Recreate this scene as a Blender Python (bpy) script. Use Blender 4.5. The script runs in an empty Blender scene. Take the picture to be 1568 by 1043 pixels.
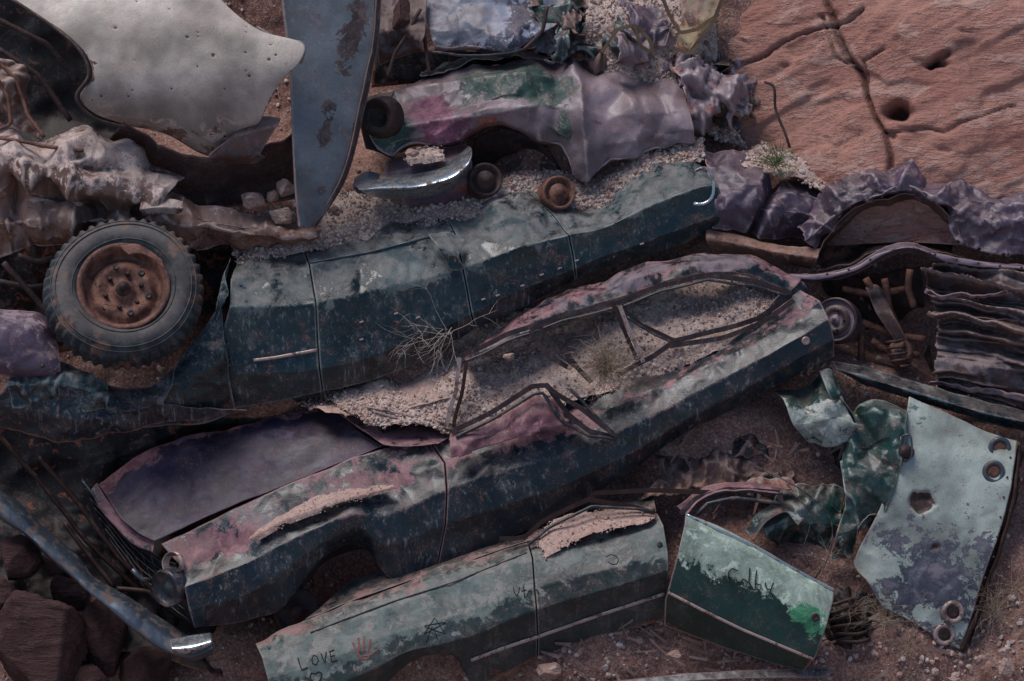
import bpy, numpy as np, math, random
from mathutils import Matrix, Vector
random.seed(7); RNG=np.random.default_rng(7)
TH=math.radians(35); SC=224.0; D=26.0
UX=np.array([1,0,0.]); VY=np.array([0,math.sin(TH),math.cos(TH)]); NZ=np.array([0,-math.cos(TH),math.sin(TH)])
C0=np.array([0,0,5.0]); R3=np.stack([UX,VY,NZ])
# hillside frame: x right, y up the slope, h out of the slope (survey grid units -> metres)
def L(p):
    p=np.asarray(p,float); o=p.copy(); o[...,0]=(p[...,0]-784)/SC; o[...,1]=-(p[...,1]-521.5)/SC; return o
def W(l): return C0+np.asarray(l)@R3
def L2(p):
    o=p.copy(); o[...,0]=p[...,0]*SC+784; o[...,1]=521.5-p[...,1]*SC; return o
# ---------- noise
def _h(i,j,k,s):
    n=(i*374761393+j*668265263+k*2147483647+s*974634777)&0xffffffff
    n=((n^(n>>13))*1274126177)&0xffffffff
    n=((n^(n>>15))*2246822519)&0xffffffff
    return ((n^(n>>16))&0xffff)/65535.0
def vn(p,s=0):
    i=np.floor(p).astype(np.int64); f=p-i; f=f*f*f*(f*(f*6-15)+10); r=0
    for a in (0,1):
        for b in (0,1):
            for c in (0,1):
                w=(f[...,0] if a else 1-f[...,0])*(f[...,1] if b else 1-f[...,1])*(f[...,2] if c else 1-f[...,2])
                r=r+w*_h(i[...,0]+a,i[...,1]+b,i[...,2]+c,s)
    return r*2-1
def fbm(p,s=0,o=4):
    r=0;a=1;t=0
    for k in range(o): r=r+a*vn(p*(2.03**k)+k*7.3,s+k);t+=a;a*=.5
    return r/t
def folds(S,seed,wl=.42):
    rg=np.random.default_rng(seed+77); z=0; wx=.10*fbm(S*2.2+seed,seed+1,2); wy=.10*fbm(S*2.2+seed+9,seed+2,2)
    for k,(w,am) in enumerate([(wl,1.),(wl*.75,.7),(wl*.45,.38)]):
        a=rg.uniform(0,math.pi); X=S[...,0]+wx; Y=S[...,1]+wy
        u=(X*math.cos(a)+Y*math.sin(a))/w; v=(-X*math.sin(a)+Y*math.cos(a))/w*.38
        n=vn(np.stack([u+rg.uniform(0,50),v,0*u+k*3.3+.5],-1),seed+k*5)
        m=np.clip(.45+1.2*vn(S/w*.6+k*11,seed+k+40),0,1)
        z=z+am*m*(np.clip(1-np.abs(n)*2.2,-.6,1)-.2)*(1 if k%2 else -1)
    return z
def tri(x,y,s):
    # piecewise-linear faceted field: flat facets meeting in sharp creases, like crushed sheet
    i=np.floor(x).astype(np.int64); j=np.floor(y).astype(np.int64); fx=x-i; fy=y-j; z=0*i+3
    a=_h(i,j,z,s); b=_h(i+1,j,z,s); c=_h(i,j+1,z,s); d=_h(i+1,j+1,z,s); q=_h(i,j,z+9,s)>.5
    t1=np.where(fx>fy,a+(b-a)*fx+(d-b)*fy,a+(c-a)*fy+(d-c)*fx)
    t2=np.where(fx+fy<1,a+(b-a)*fx+(c-a)*fy,d+(c-d)*(1-fx)+(b-d)*(1-fy))
    return np.where(q,t1,t2)*2-1
def crumple(S,seed,sz):
    rg=np.random.default_rng(seed+5); z=0
    for k,(w,am,asp) in enumerate([(sz*1.25,1.,.6),(sz*.7,.6,.7),(sz*.33,.26,.8)]):
        a=rg.uniform(0,math.pi); X=S[...,0]+.45*w*fbm(S/w*.45+k*5,seed+k+3,2); Y=S[...,1]+.45*w*fbm(S/w*.45+k*5+31,seed+k+4,2)
        u=(X*math.cos(a)+Y*math.sin(a))/w+rg.uniform(0,90); v=(-X*math.sin(a)+Y*math.cos(a))/w*asp+rg.uniform(0,90)
        z=z+am*tri(u,v,seed+k*7)
    return z
# ---------- materials
class MB:
    def __init__(s,name):
        s.m=bpy.data.materials.new(name); s.m.use_nodes=True; s.t=s.m.node_tree; s.t.nodes.clear()
        s.out=s.t.nodes.new('ShaderNodeOutputMaterial'); s.b=s.t.nodes.new('ShaderNodeBsdfPrincipled')
        s.t.links.new(s.b.outputs[0],s.out.inputs[0]); s.tc=s.t.nodes.new('ShaderNodeTexCoord').outputs['Object']; s.geo=s.t.nodes.new('ShaderNodeNewGeometry')
    def set(s,i,v):
        if isinstance(v,bpy.types.NodeSocket): s.t.links.new(v,i)
        else:
            if isinstance(v,(tuple,list)) and len(v)==3 and i.type=='RGBA': v=(*v,1)
            i.default_value=v
    def ma(s,op,a,b=0.0,c=None,cl=False):
        n=s.t.nodes.new('ShaderNodeMath'); n.operation=op; n.use_clamp=cl; s.set(n.inputs[0],a); s.set(n.inputs[1],b)
        if c is not None: s.set(n.inputs[2],c)
        return n.outputs[0]
    def mix(s,f,a,b,bt='MIX'):
        n=s.t.nodes.new('ShaderNodeMix'); n.data_type='RGBA'; n.blend_type=bt
        s.set(n.inputs[0],f); s.set(n.inputs[6],a); s.set(n.inputs[7],b); return n.outputs[2]
    def rp(s,v,a,b,lo=0.,hi=1.):
        n=s.t.nodes.new('ShaderNodeMapRange'); n.interpolation_type='SMOOTHSTEP'
        s.set(n.inputs[0],v); s.set(n.inputs[1],a); s.set(n.inputs[2],b); s.set(n.inputs[3],lo); s.set(n.inputs[4],hi); return n.outputs[0]
    def vec(s,off=(0,0,0),sc=(1,1,1),rot=(0,0,0)):
        n=s.t.nodes.new('ShaderNodeMapping'); n.inputs['Location'].default_value=off; n.inputs['Scale'].default_value=sc; n.inputs['Rotation'].default_value=rot
        s.t.links.new(s.tc,n.inputs[0]); return n.outputs[0]
    def noise(s,sc,de=5,ro=.55,v=None,di=0.):
        n=s.t.nodes.new('ShaderNodeTexNoise'); n.inputs['Scale'].default_value=sc; n.inputs['Detail'].default_value=de
        n.inputs['Roughness'].default_value=ro; n.inputs['Distortion'].default_value=di
        s.t.links.new(v if v is not None else s.tc,n.inputs['Vector']); return n.outputs[0]
    def voro(s,sc,f='F1',v=None):
        n=s.t.nodes.new('ShaderNodeTexVoronoi'); n.feature=f; n.inputs['Scale'].default_value=sc
        s.t.links.new(v if v is not None else s.tc,n.inputs['Vector']); return n
    def bump(s,h,st,di=.01):
        n=s.t.nodes.new('ShaderNodeBump'); n.inputs['Strength'].default_value=st; n.inputs['Distance'].default_value=di
        s.t.links.new(h,n.inputs['Height']); return n.outputs[0]
    def attr(s):
        n=s.t.nodes.new('ShaderNodeAttribute'); n.attribute_name='w'; q=s.t.nodes.new('ShaderNodeSeparateColor')
        s.t.links.new(n.outputs['Color'],q.inputs[0]); return q.outputs
    def nz(s):
        q=s.t.nodes.new('ShaderNodeSeparateXYZ'); s.t.links.new(s.geo.outputs['Normal'],q.inputs[0]); return q.outputs[2]
    def fin(s,col,rough,bump=None,metal=0.,spec=.5):
        s.set(s.b.inputs['Base Color'],col); s.set(s.b.inputs['Roughness'],rough); s.set(s.b.inputs['Metallic'],metal)
        s.set(s.b.inputs['Specular IOR Level'],spec)
        if bump is not None: s.t.links.new(bump,s.b.inputs['Normal'])
        return s.m
DUST=(.35,.245,.215)
def paint(name,c1,c2,c3,rust=(.10,.035,.022),dust=.45,rough=.38,streak=.25,chips=1.,seed=0,pale=(.24,.27,.28),edge=.5,ecol=(.34,.24,.22),spec=.40,film=.08):
    b=MB(name); a=b.attr(); o=seed*3.7
    n1=b.noise(1.9,3,.6,b.vec((o,o,0))); n2=b.noise(9,6,.76,b.vec((o,3,o)),.4); n3=b.noise(80,3,.7,b.vec((1,o,2)))
    n4=b.noise(4.0,6,.75,b.vec((9,o,5)),.5)
    st=b.noise(1,5,.72,b.vec((o,0,0),(40,40,2.4)))
    def mk(at,n,k=1.9): return b.rp(b.ma('ADD',at,b.ma('MULTIPLY',b.ma('SUBTRACT',n,.5),k)),.46,.54)
    mixn=b.ma('ADD',b.ma('MULTIPLY',n2,.55),b.ma('MULTIPLY',n4,.45))
    r=mk(a[0],mixn,2.3); g=mk(a[1],n4); q=mk(a[2],b.ma('SUBTRACT',1.,n2))
    dk=tuple(x*.4 for x in c1); base=b.mix(b.rp(n1,.35,.65),dk,c1)
    base=b.mix(b.ma('MULTIPLY',b.rp(st,.53,.68),b.ma('MULTIPLY',b.rp(n4,.44,.58),streak)),base,pale)
    c2c=b.mix(b.rp(n4,.35,.65),tuple(x*.45 for x in c2),c2); c2c=b.mix(b.rp(n2,.52,.60),c2c,tuple(min(1,x*1.35+.02) for x in c2))
    col=b.mix(r,base,c2c); col=b.mix(g,col,b.mix(b.rp(n2,.4,.6),tuple(x*.5 for x in c3),c3))
    rr=b.mix(b.rp(n3,.35,.65),rust,tuple(min(1,x*2.1) for x in rust)); col=b.mix(q,col,rr)
    ch=b.ma('MULTIPLY',b.rp(b.ma('ADD',b.ma('MULTIPLY',n3,.6),b.ma('MULTIPLY',n2,.5)),.63,.66),.85*chips)
    col=b.mix(ch,col,tuple(min(1,x*1.8) for x in rust))
    wc=b.ma('MULTIPLY',b.rp(b.ma('SUBTRACT',b.ma('MULTIPLY',n4,.8),b.ma('MULTIPLY',n3,.35)),.30,.36),.25*chips); col=b.mix(wc,col,pale)
    pt=b.ma('MULTIPLY',b.rp(b.ma('ADD',b.geo.outputs['Pointiness'],b.ma('MULTIPLY',b.ma('SUBTRACT',n2,.5),.09)),.515,.545),edge); col=b.mix(pt,col,ecol)
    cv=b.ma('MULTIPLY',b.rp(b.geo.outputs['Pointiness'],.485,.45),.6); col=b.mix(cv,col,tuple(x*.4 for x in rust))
    du=b.ma('MULTIPLY',b.rp(b.ma('ADD',b.nz(),b.ma('MULTIPLY',b.ma('SUBTRACT',n2,.5),1.5)),.72,1.0),dust)
    col=b.mix(du,col,DUST)
    fl=b.ma('MULTIPLY',b.rp(mixn,.42,.62),film); col=b.mix(fl,col,DUST)
    fine=b.ma('MULTIPLY_ADD',n3,.9,.55)
    m=b.t.nodes.new('ShaderNodeVectorMath'); m.operation='SCALE'; b.t.links.new(col,m.inputs[0]); b.t.links.new(fine,m.inputs[3])
    ro=b.ma('ADD',b.ma('ADD',b.ma('MULTIPLY',b.ma('MAXIMUM',b.ma('MAXIMUM',r,g),b.ma('MAXIMUM',q,du)),.3),rough+.04),b.ma('MULTIPLY',b.ma('SUBTRACT',n2,.5),.5),cl=True)
    bm=b.bump(b.ma('ADD',b.ma('MULTIPLY',n3,.3),b.ma('ADD',b.ma('MULTIPLY',n2,.5),b.ma('MULTIPLY',r,.12))),.4,.010)
    return b.fin(m.outputs[0],ro,bm,spec=spec)
P={}
P['A']=paint('weathered_teal_paint',(.010,.021,.031),(.215,.088,.108),(.17,.14,.17),dust=.15,rough=.30,streak=.75,edge=.5,ecol=(.28,.16,.17))
P['Ah']=paint('weathered_purple_paint',(.042,.027,.060),(.26,.10,.11),(.11,.085,.14),dust=.06,rough=.42,seed=2,streak=.4,pale=(.14,.12,.18),ecol=(.24,.12,.14),spec=.28,edge=.5,film=.05)
P['B']=paint('dark_green_paint',(.009,.027,.035),(.046,.084,.092),(.30,.27,.27),dust=.18,rough=.25,seed=3,streak=.75,ecol=(.20,.24,.24),edge=.55,pale=(.20,.24,.25))
P['C']=paint('faded_green_paint',(.024,.043,.043),(.11,.15,.142),(.26,.13,.125),dust=.22,rough=.40,seed=4,ecol=(.24,.23,.20),edge=.45)
P['Dr']=paint('green_door_paint',(.009,.034,.027),(.32,.40,.33),(.05,.26,.13),dust=.04,rough=.35,seed=5,streak=.1,chips=.5,film=.03)
P['D']=paint('pink_green_paint',(.27,.205,.23),(.026,.072,.062),(.24,.078,.135),rust=(.19,.07,.052),dust=.10,rough=.38,seed=6,chips=1.,edge=.5,ecol=(.44,.35,.34),streak=.8,pale=(.20,.10,.085))
P['E']=paint('white_paint',(.50,.425,.37),(.36,.28,.25),(.17,.09,.07),rust=(.07,.03,.022),dust=.08,rough=.36,seed=7,streak=.7,chips=.5,pale=(.34,.22,.17),edge=.3)
P['M']=paint('grey_paint',(.14,.16,.185),(.05,.035,.04),(.21,.22,.235),rust=(.05,.026,.028),dust=.08,rough=.55,seed=8,streak=.5,chips=1.1,pale=(.26,.26,.28))
P['F']=paint('tan_rust_paint',(.27,.155,.125),(.50,.38,.345),(.20,.085,.048),rust=(.08,.033,.025),dust=.25,rough=.42,seed=9,ecol=(.60,.47,.41))
P['G']=paint('mauve_paint',(.085,.058,.094),(.19,.14,.19),(.23,.095,.055),rust=(.10,.04,.035),dust=.18,rough=.38,seed=10,ecol=(.32,.24,.28),edge=.55)
P['R']=paint('rusted_steel',(.090,.046,.039),(.25,.105,.055),(.12,.10,.12),rust=(.04,.02,.018),dust=.3,rough=.6,seed=11,ecol=(.28,.18,.16))
P['I']=paint('white_turquoise_paint',(.37,.42,.38),(.042,.050,.080),(.12,.21,.19),rust=(.04,.022,.020),dust=.08,rough=.42,seed=12,chips=1.,edge=.3)
P['J']=paint('crushed_green_paint',(.016,.056,.050),(.36,.40,.36),(.055,.09,.095),rust=(.14,.05,.035),dust=.15,rough=.30,seed=13,ecol=(.26,.30,.27),edge=.5)
P['K']=paint('blue_white_paint',(.27,.29,.37),(.028,.040,.080),(.28,.13,.15),dust=.2,rough=.38,seed=14)
P['blk']=paint('dark_steel_and_void_shade',(.009,.009,.011),(.034,.019,.017),(.016,.022,.027),dust=.12,rough=.5,seed=15,streak=0,chips=.4,edge=.25,ecol=(.08,.065,.06),spec=.25,film=.03)  # near-black: dark steel parts, and sheets that paint shade into the voids
P['Y']=paint('yellow_rust_paint',(.30,.21,.11),(.17,.10,.05),(.13,.05,.035),dust=.25,rough=.5,seed=16)
def chrome(name,c,ro,mt=.85):
    b=MB(name); n=b.noise(14,6,.7); n3=b.noise(90,3,.6)
    q=b.rp(n,.50,.60); col=b.mix(q,c,(.11,.07,.06)); 
    return b.fin(col,b.ma('MULTIPLY_ADD',q,.4,ro,cl=True),b.bump(b.ma('ADD',n,n3),.12,.006),b.ma('SUBTRACT',mt,b.ma('MULTIPLY',q,.6)))
P['chrome']=chrome('pitted_chrome',(.46,.51,.54),.22); P['chrome2']=chrome('dull_chrome',(.075,.095,.12),.38,.55)
P['trim']=chrome('tarnished_trim',(.36,.26,.24),.45,.4)
P['rail']=chrome('window_rail_metal',(.030,.033,.042),.38,.3)
def rubber():
    b=MB('old_tyre_rubber'); n=b.noise(9,6,.75); n2=b.noise(50,3)
    col=b.mix(b.rp(n,.42,.6),(.016,.024,.030),(.055,.06,.066)); col=b.mix(b.rp(b.noise(4,5,.7,b.vec((3,1,0))),.54,.64),col,(.14,.08,.06)); col=b.mix(b.ma('MULTIPLY',b.rp(b.nz(),.5,1),.25),col,(.25,.17,.14))
    return b.fin(col,.7,b.bump(n2,.3,.005),spec=.35)
P['tyre']=rubber()
def rust(name,c,c2):
    b=MB(name); n=b.noise(10,6,.7,None,.5); n2=b.noise(60,4,.7)
    col=b.mix(b.rp(n,.35,.65),c,c2); col=b.mix(b.rp(n2,.5,.75),col,tuple(x*.4 for x in c))
    return b.fin(col,.65,b.bump(b.ma('ADD',n,n2),.4,.008),spec=.35)
P['rust']=rust('rust',(.070,.030,.024),(.23,.10,.068)); P['rustd']=rust('dark_rust',(.024,.013,.013),(.075,.038,.034))
def soil(name,c1,c2,c3,sp=1.):
    b=MB(name); n=b.noise(2.5,5,.65); n2=b.noise(25,5,.75); v=b.voro(85)
    col=b.mix(b.rp(n,.35,.65),c1,c2); col=b.mix(b.rp(n2,.45,.65),col,c3)
    sep=b.t.nodes.new('ShaderNodeSeparateColor'); b.t.links.new(v.outputs['Color'],sep.inputs[0])
    col=b.mix(b.ma('MULTIPLY',b.rp(sep.outputs[0],.6,.75),.6*sp),col,(.56,.48,.44)); col=b.mix(b.ma('MULTIPLY',b.rp(sep.outputs[1],.78,.9),.6*sp),col,(.16,.09,.07))
    h=b.ma('ADD',b.ma('MULTIPLY',v.outputs['Distance'],-.5),n2)
    return b.fin(col,.95,b.bump(h,.55,.010),spec=.15)
P['gravel']=soil('gravel_dirt',(.45,.31,.26),(.53,.40,.345),(.35,.23,.19))
P['sand']=soil('red_sand',(.40,.25,.205),(.47,.32,.28),(.34,.21,.175),.4)
P['soil']=soil('canyon_soil',(.21,.098,.078),(.29,.155,.12),(.14,.072,.058),.4)
def stone():
    b=MB('gravel_stone'); a=b.attr(); n=b.noise(40,3)
    col=b.mix(a[0],(.32,.18,.14),(.62,.54,.50)); col=b.mix(b.rp(a[1],.85,.97),col,(.14,.085,.075))
    m=b.mix(b.ma('MULTIPLY',n,.5),col,(.42,.28,.235)); return b.fin(m,.9,spec=.2)
P['stone']=stone()
def rock(name,c1,c2,c3,dk,k2=.4):
    b=MB(name); a=b.attr()
    n=b.noise(1.1,5,.62,None,.4); n2=b.noise(6,6,.78,None,.3); n3=b.noise(45,4,.75)
    st=b.noise(1,6,.74,b.vec((0,0,0),(1.6,5,5),(0,math.radians(-27),0)),.4)
    f=b.noise(1,5,.7,b.vec((3,0,0),(5,52,52),(0,math.radians(-24),0)),.2)
    col=b.mix(b.rp(n,.35,.65),c1,c2); col=b.mix(b.ma('MULTIPLY',b.rp(st,.50,.58),.65),col,c3)
    col=b.mix(b.ma('MULTIPLY',b.rp(f,.52,.64),.5),col,tuple(x*.4 for x in c1)); col=b.mix(b.ma('MULTIPLY',b.rp(n2,.56,.64),k2),col,dk)
    col=b.mix(a[0],col,(.03,.014,.012)); col=b.mix(b.ma('MULTIPLY',b.rp(n3,.58,.68),.4),col,tuple(x*.4 for x in c1))  # attribute mask: crack dirt and AO-like shade painted into the colour
    h=b.ma('ADD',b.ma('MULTIPLY',b.rp(st,.48,.58),.5),b.ma('ADD',b.ma('MULTIPLY',n3,.4),b.ma('ADD',b.ma('MULTIPLY',n2,.9),b.ma('MULTIPLY',f,.7))))
    return b.fin(col,.9,b.bump(h,.8,.025),spec=.2)
P['rock']=rock('red_sandstone',(.37,.165,.13),(.43,.215,.17),(.50,.32,.27),(.19,.08,.06))
P['boulder']=rock('dark_red_boulder',(.055,.028,.027),(.085,.042,.040),(.11,.06,.055),(.03,.016,.015))
P['rk2']=rock('tan_rock',(.36,.22,.18),(.42,.29,.245),(.48,.37,.32),(.25,.15,.12))
def plain(name,c,r=.8):
    b=MB(name); n=b.noise(30,3); return b.fin(b.mix(n,tuple(x*.6 for x in c),c),r)
P['twig']=plain('dry_twig',(.38,.28,.20)); P['twig2']=plain('pale_dry_branch',(.46,.38,.34)); P['leaf']=plain('shrub_leaf',(.15,.18,.07)); P['ink']=plain('graffiti_ink',(.006,.006,.007)); P['redink']=plain('red_handprint_paint',(.24,.085,.07))
P['glass']=plain('headlamp_glass',(.05,.06,.07),.15)
# ---------- mesh helpers
def empty(name,px,py,h=0):
    e=bpy.data.objects.new(name,None); bpy.context.collection.objects.link(e); e.location=W(L([px,py,h])); e.empty_display_size=.2; return e
def mk(name,V,F,mat,par=None,at=None,smooth=True,thick=0):
    me=bpy.data.meshes.new(name); Vw=W(V)
    if isinstance(F,np.ndarray):
        k=F.shape[1]; me.vertices.add(len(Vw)); me.vertices.foreach_set('co',Vw.astype(np.float32).ravel())
        me.loops.add(F.size); me.loops.foreach_set('vertex_index',F.astype(np.int32).ravel())
        me.polygons.add(len(F)); me.polygons.foreach_set('loop_start',np.arange(len(F),dtype=np.int32)*k)
        me.polygons.foreach_set('loop_total',np.full(len(F),k,np.int32)); me.update(calc_edges=True)
    else: me.from_pydata([tuple(v) for v in Vw],[],F)
    me.polygons.foreach_set('use_smooth',np.full(len(me.polygons),smooth)); 
    if at is not None:
        ca=me.color_attributes.new('w','FLOAT_COLOR','POINT'); c=np.ones((len(Vw),4),np.float32); c[:,:3]=at; ca.data.foreach_set('color',c.ravel())
    me.validate(); me.materials.append(P[mat])
    o=bpy.data.objects.new(name,me); bpy.context.collection.objects.link(o)
    if thick:
        m=o.modifiers.new('sheet_thickness','SOLIDIFY'); m.thickness=thick; m.offset=-1
    if par is not None:
        o.parent=par; o.matrix_parent_inverse=Matrix.Translation(-par.location)
    return o
def herm(Pn,t,T,ten=1.):
    K=len(t); m=np.zeros_like(Pn)
    for i in range(K):
        a=max(0,i-1); c=min(K-1,i+1); m[i]=(Pn[c]-Pn[a])/(t[c]-t[a])
    i=np.clip(np.searchsorted(t,T,side='right')-1,0,K-2); dt=(t[i+1]-t[i]); s=(T-t[i])/dt
    sh=(-1,)+(1,)*(Pn.ndim-1); s=s.reshape(sh); dt=dt.reshape(sh)
    A=(2*s**3-3*s**2+1)*Pn[i]+(s**3-2*s**2+s)*dt*m[i]+(-2*s**3+3*s**2)*Pn[i+1]+(s**3-s**2)*dt*m[i+1]
    B=Pn[i]*(1-s)+Pn[i+1]*s
    return A*ten+B*(1-ten)
def knots(G,axis):
    d=np.linalg.norm(np.diff(G,axis=axis),axis=-1); d=d.mean(axis=1-axis); return np.concatenate([[0],np.cumsum(np.maximum(d,1e-4))])
class Pan: pass
NOEDGE={'gravel','sand','rock','chrome','chrome2','trim'}
def panel(par,name,mat,pts,h=0,tilt=(0,0),at=None,dent=.012,ds=2.0,crum=0,K=30,res=.014,ct=1.,rt=.6,seams=(),thick=.006,blobs=(),cols=False,seed=None,edge=None,fn=None,rag=0.,cw=None,fold=None,fw=.42,fine=.12):
    seed=seed if seed is not None else (sum(map(ord,name+mat))%997)
    if edge is None: edge=0. if mat in NOEDGE else .28
    G=np.array([[list(p)[:2]+[p[2] if len(p)>2 else 0] for p in r] for r in pts],float)
    if cols: G=G.transpose(1,0,2)
    Rn,Cn=G.shape[:2]; G[...,2]+=np.broadcast_to(np.asarray(h,float),(Rn,))[:,None]
    G[...,2]+=np.linspace(tilt[0],tilt[1],Cn)[None,:]
    G=L(G); tu=knots(G,1); tv=knots(G,0)
    nu=max(4,int(tu[-1]/res)); nv=max(4,int(tv[-1]/res)); TU=np.linspace(0,tu[-1],nu); TV=np.linspace(0,tv[-1],nv)
    S=herm(G.transpose(1,0,2),tu,TU,ct); S=herm(S.transpose(1,0,2),tv,TV,rt)
    A=np.zeros((nv,nu,3))
    if at is not None:
        at=np.array(at,float)
        for c in range(3): A[...,c]=np.interp(TV,tv,at[:,c])[:,None]
    du=np.gradient(S,axis=1); dv=np.gradient(S,axis=0); N=np.cross(dv,du); N/=np.linalg.norm(N,axis=-1,keepdims=True)+1e-9
    N*=np.sign(N[...,2:3].mean()+1e-9)
    cwv=np.interp(TV,tv,cw)[:,None] if cw is not None else 1.
    if fold is None: fold=dent*.45
    if dent: S=S+N*(dent*fbm(S*ds+seed,seed,2)+dent*fine*fbm(S*ds*5+seed,seed+5,3))[...,None]
    if fold: S=S+N*(fold*cwv*folds(S,seed,fw))[...,None]
    if crum:
        lo=G.reshape(-1,3).min(0); hi=G.reshape(-1,3).max(0); sz=math.sqrt(np.prod((hi-lo)[:2])/K)
        S=S+N*(cwv*crum*(.8*crumple(S,seed,sz)+.25*folds(S,seed+3,min(.3,sz*1.6))))[...,None]
    if edge:
        e=np.minimum(TV,tv[-1]-TV)[:,None]/.035; e2=np.minimum(TU,tu[-1]-TU)[None,:]/.035
        A[...,2]+=edge*np.clip(1-np.minimum(e,e2),0,1)
    Q=L2(S)
    for (bx,by,rx,ry,ch,am) in blobs: A[...,ch]+=am*np.exp(-(((Q[...,0]-bx)/rx)**2+((Q[...,1]-by)/ry)**2))
    if fn: S,A=fn(S,Q,A,N)
    V=S.reshape(-1,3); I=np.arange(nu*nv).reshape(nv,nu)
    F=np.stack([I[:-1,:-1],I[1:,:-1],I[1:,1:],I[:-1,1:]],-1); keep=np.ones((nv-1,nu-1),bool)
    for s in seams:
        j=int(np.argmin(np.abs(TU-tu[s]))); j=min(max(j,1),nu-2); keep[:,j]=False
    if rag:
        rn=fbm(S*9+seed,seed+9,3); e=np.minimum(np.minimum(TV,tv[-1]-TV)[:,None],np.minimum(TU,tu[-1]-TU)[None,:]); kk=(e+rn*rag)>0.004
        keep&=kk[:-1,:-1]&kk[1:,1:]
    Fk=F[keep]
    if len(Fk):
        t=np.cross(V[Fk[:,1]]-V[Fk[:,0]],V[Fk[:,3]]-V[Fk[:,0]])[:,2].mean()
        if t<0: Fk=Fk[:,::-1]
    o=mk(name,V,Fk,mat,par,A.reshape(-1,3),thick=thick)
    p=Pan(); p.V=V; p.Q=Q.reshape(-1,3); p.o=o; return p
def drape(p,pts,off=.006,n=None):
    pts=np.array([list(q)[:2] for q in pts],float)
    if n:
        t=np.concatenate([[0],np.cumsum(np.linalg.norm(np.diff(pts,axis=0),axis=1))]); T=np.linspace(0,t[-1],n); pts=np.stack([np.interp(T,t,pts[:,0]),np.interp(T,t,pts[:,1])],1)
    o=[]
    for q in pts:
        k=np.argmin((p.Q[:,0]-q[0])**2+(p.Q[:,1]-q[1])**2); o.append([q[0],q[1],p.V[k,2]+off])
    return o
def tube(par,name,mat,pts,r=.012,flat=1.,seg=8,n=None,smooth=1.,wob=0.):
    Pn=L(np.array(pts,float)); K=len(Pn)
    t=np.concatenate([[0],np.cumsum(np.linalg.norm(np.diff(Pn,axis=0),axis=1)+1e-6)])
    n=n or max(4,int(t[-1]/.03)); T=np.linspace(0,t[-1],n); C=herm(Pn,t,T,smooth) if K>2 else Pn[0]+(Pn[1]-Pn[0])*(T/t[-1])[:,None]
    if wob: C=C+wob*np.stack([vn(C*6,1),vn(C*6,2),vn(C*6,3)],-1)
    tg=np.gradient(C,axis=0); tg/=np.linalg.norm(tg,axis=1,keepdims=True)+1e-9
    s=np.cross(tg,[0,0,1.]); s/=np.linalg.norm(s,axis=1,keepdims=True)+1e-9; u=np.cross(s,tg)
    a=np.linspace(0,2*math.pi,seg,endpoint=False)+math.pi/seg; rad=np.full(n,r)
    V=C[:,None]+rad[:,None,None]*(np.cos(a)[None,:,None]*s[:,None]+flat*np.sin(a)[None,:,None]*u[:,None])
    I=np.arange(n*seg).reshape(n,seg); J=np.roll(I,-1,1)
    F=np.stack([I[:-1],J[:-1],J[1:],I[1:]],-1).reshape(-1,4)
    F=[tuple(f) for f in F]+[tuple(I[0][::-1]),tuple(I[-1])]
    return mk(name,V.reshape(-1,3),F,mat,par,np.full((n*seg,3),.15),smooth=seg>6)
def lathe(par,name,mat,prof,c,ax,n=64,fn=None,smooth=True):
    c=L(np.array(c,float)); ax=np.array(ax,float); ax/=np.linalg.norm(ax)
    u=np.cross([0,1,0.],ax); u/=np.linalg.norm(u); v=np.cross(ax,u); a=np.linspace(0,2*math.pi,n,endpoint=False)
    prof=np.array(prof,float); m=len(prof)
    r=np.repeat(prof[:,0][:,None],n,1); z=np.repeat(prof[:,1][:,None],n,1)
    if fn: r,z=fn(r,z,a[None,:],prof)
    V=c+r[...,None]*(np.cos(a)[None,:,None]*u+np.sin(a)[None,:,None]*v)+z[...,None]*ax
    I=np.arange(m*n).reshape(m,n); J=np.roll(I,-1,1); F=np.stack([I[:-1],J[:-1],J[1:],I[1:]],-1).reshape(-1,4)
    return mk(name,V.reshape(-1,3),F,mat,par,np.full((m*n,3),.12),smooth=smooth)
import bmesh
def ico(k):
    bm=bmesh.new(); bmesh.ops.create_icosphere(bm,subdivisions=k,radius=1); a=np.array([v.co[:] for v in bm.verts]); f=np.array([[v.index for v in q.verts] for q in bm.faces]); bm.free(); return a,f
ICV,ICF=ico(1); IC5,IF5=ico(5)
def scatter(name,mat,Pts,rad,par=None,seed=1):
    rg=np.random.default_rng(seed); n=len(Pts); k=len(ICV)
    q=rg.normal(size=(n,3,3)); q,_=np.linalg.qr(q); sc=rg.uniform(.5,1.2,(n,1,3))
    v=ICV[None]*(1+rg.uniform(-.22,.22,(n,k,1)))*sc; v=np.einsum('nki,nij->nkj',v,q)*rad[:,None,None]+Pts[:,None]
    F=(ICF[None]+(np.arange(n)*k)[:,None,None]).reshape(-1,3); a=np.repeat(rg.uniform(0,1,(n,3)),k,0)
    return mk(name,v.reshape(-1,3),F,mat,par,a,smooth=False)
def boulder(name,mat,c,r,seed=0,par=None):
    rg=np.random.default_rng(seed); v=IC5.copy(); 
    for _ in range(22):
        d=rg.normal(size=3); d/=np.linalg.norm(d); k=rg.uniform(.5,.82); s=v@d; v=v-np.where(s>k,(s-k)*.98,0)[:,None]*d
    v=v*(1.1+.12*fbm(v*1.5+seed*3,seed,4)+.06*fbm(v*6+seed,seed+4,5))[:,None]*np.array(r)/SC+L(np.array(c,float))
    return mk(name,v,IF5,mat,par,np.zeros((len(v),3)))
GP=[];GRD=[]
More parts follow.
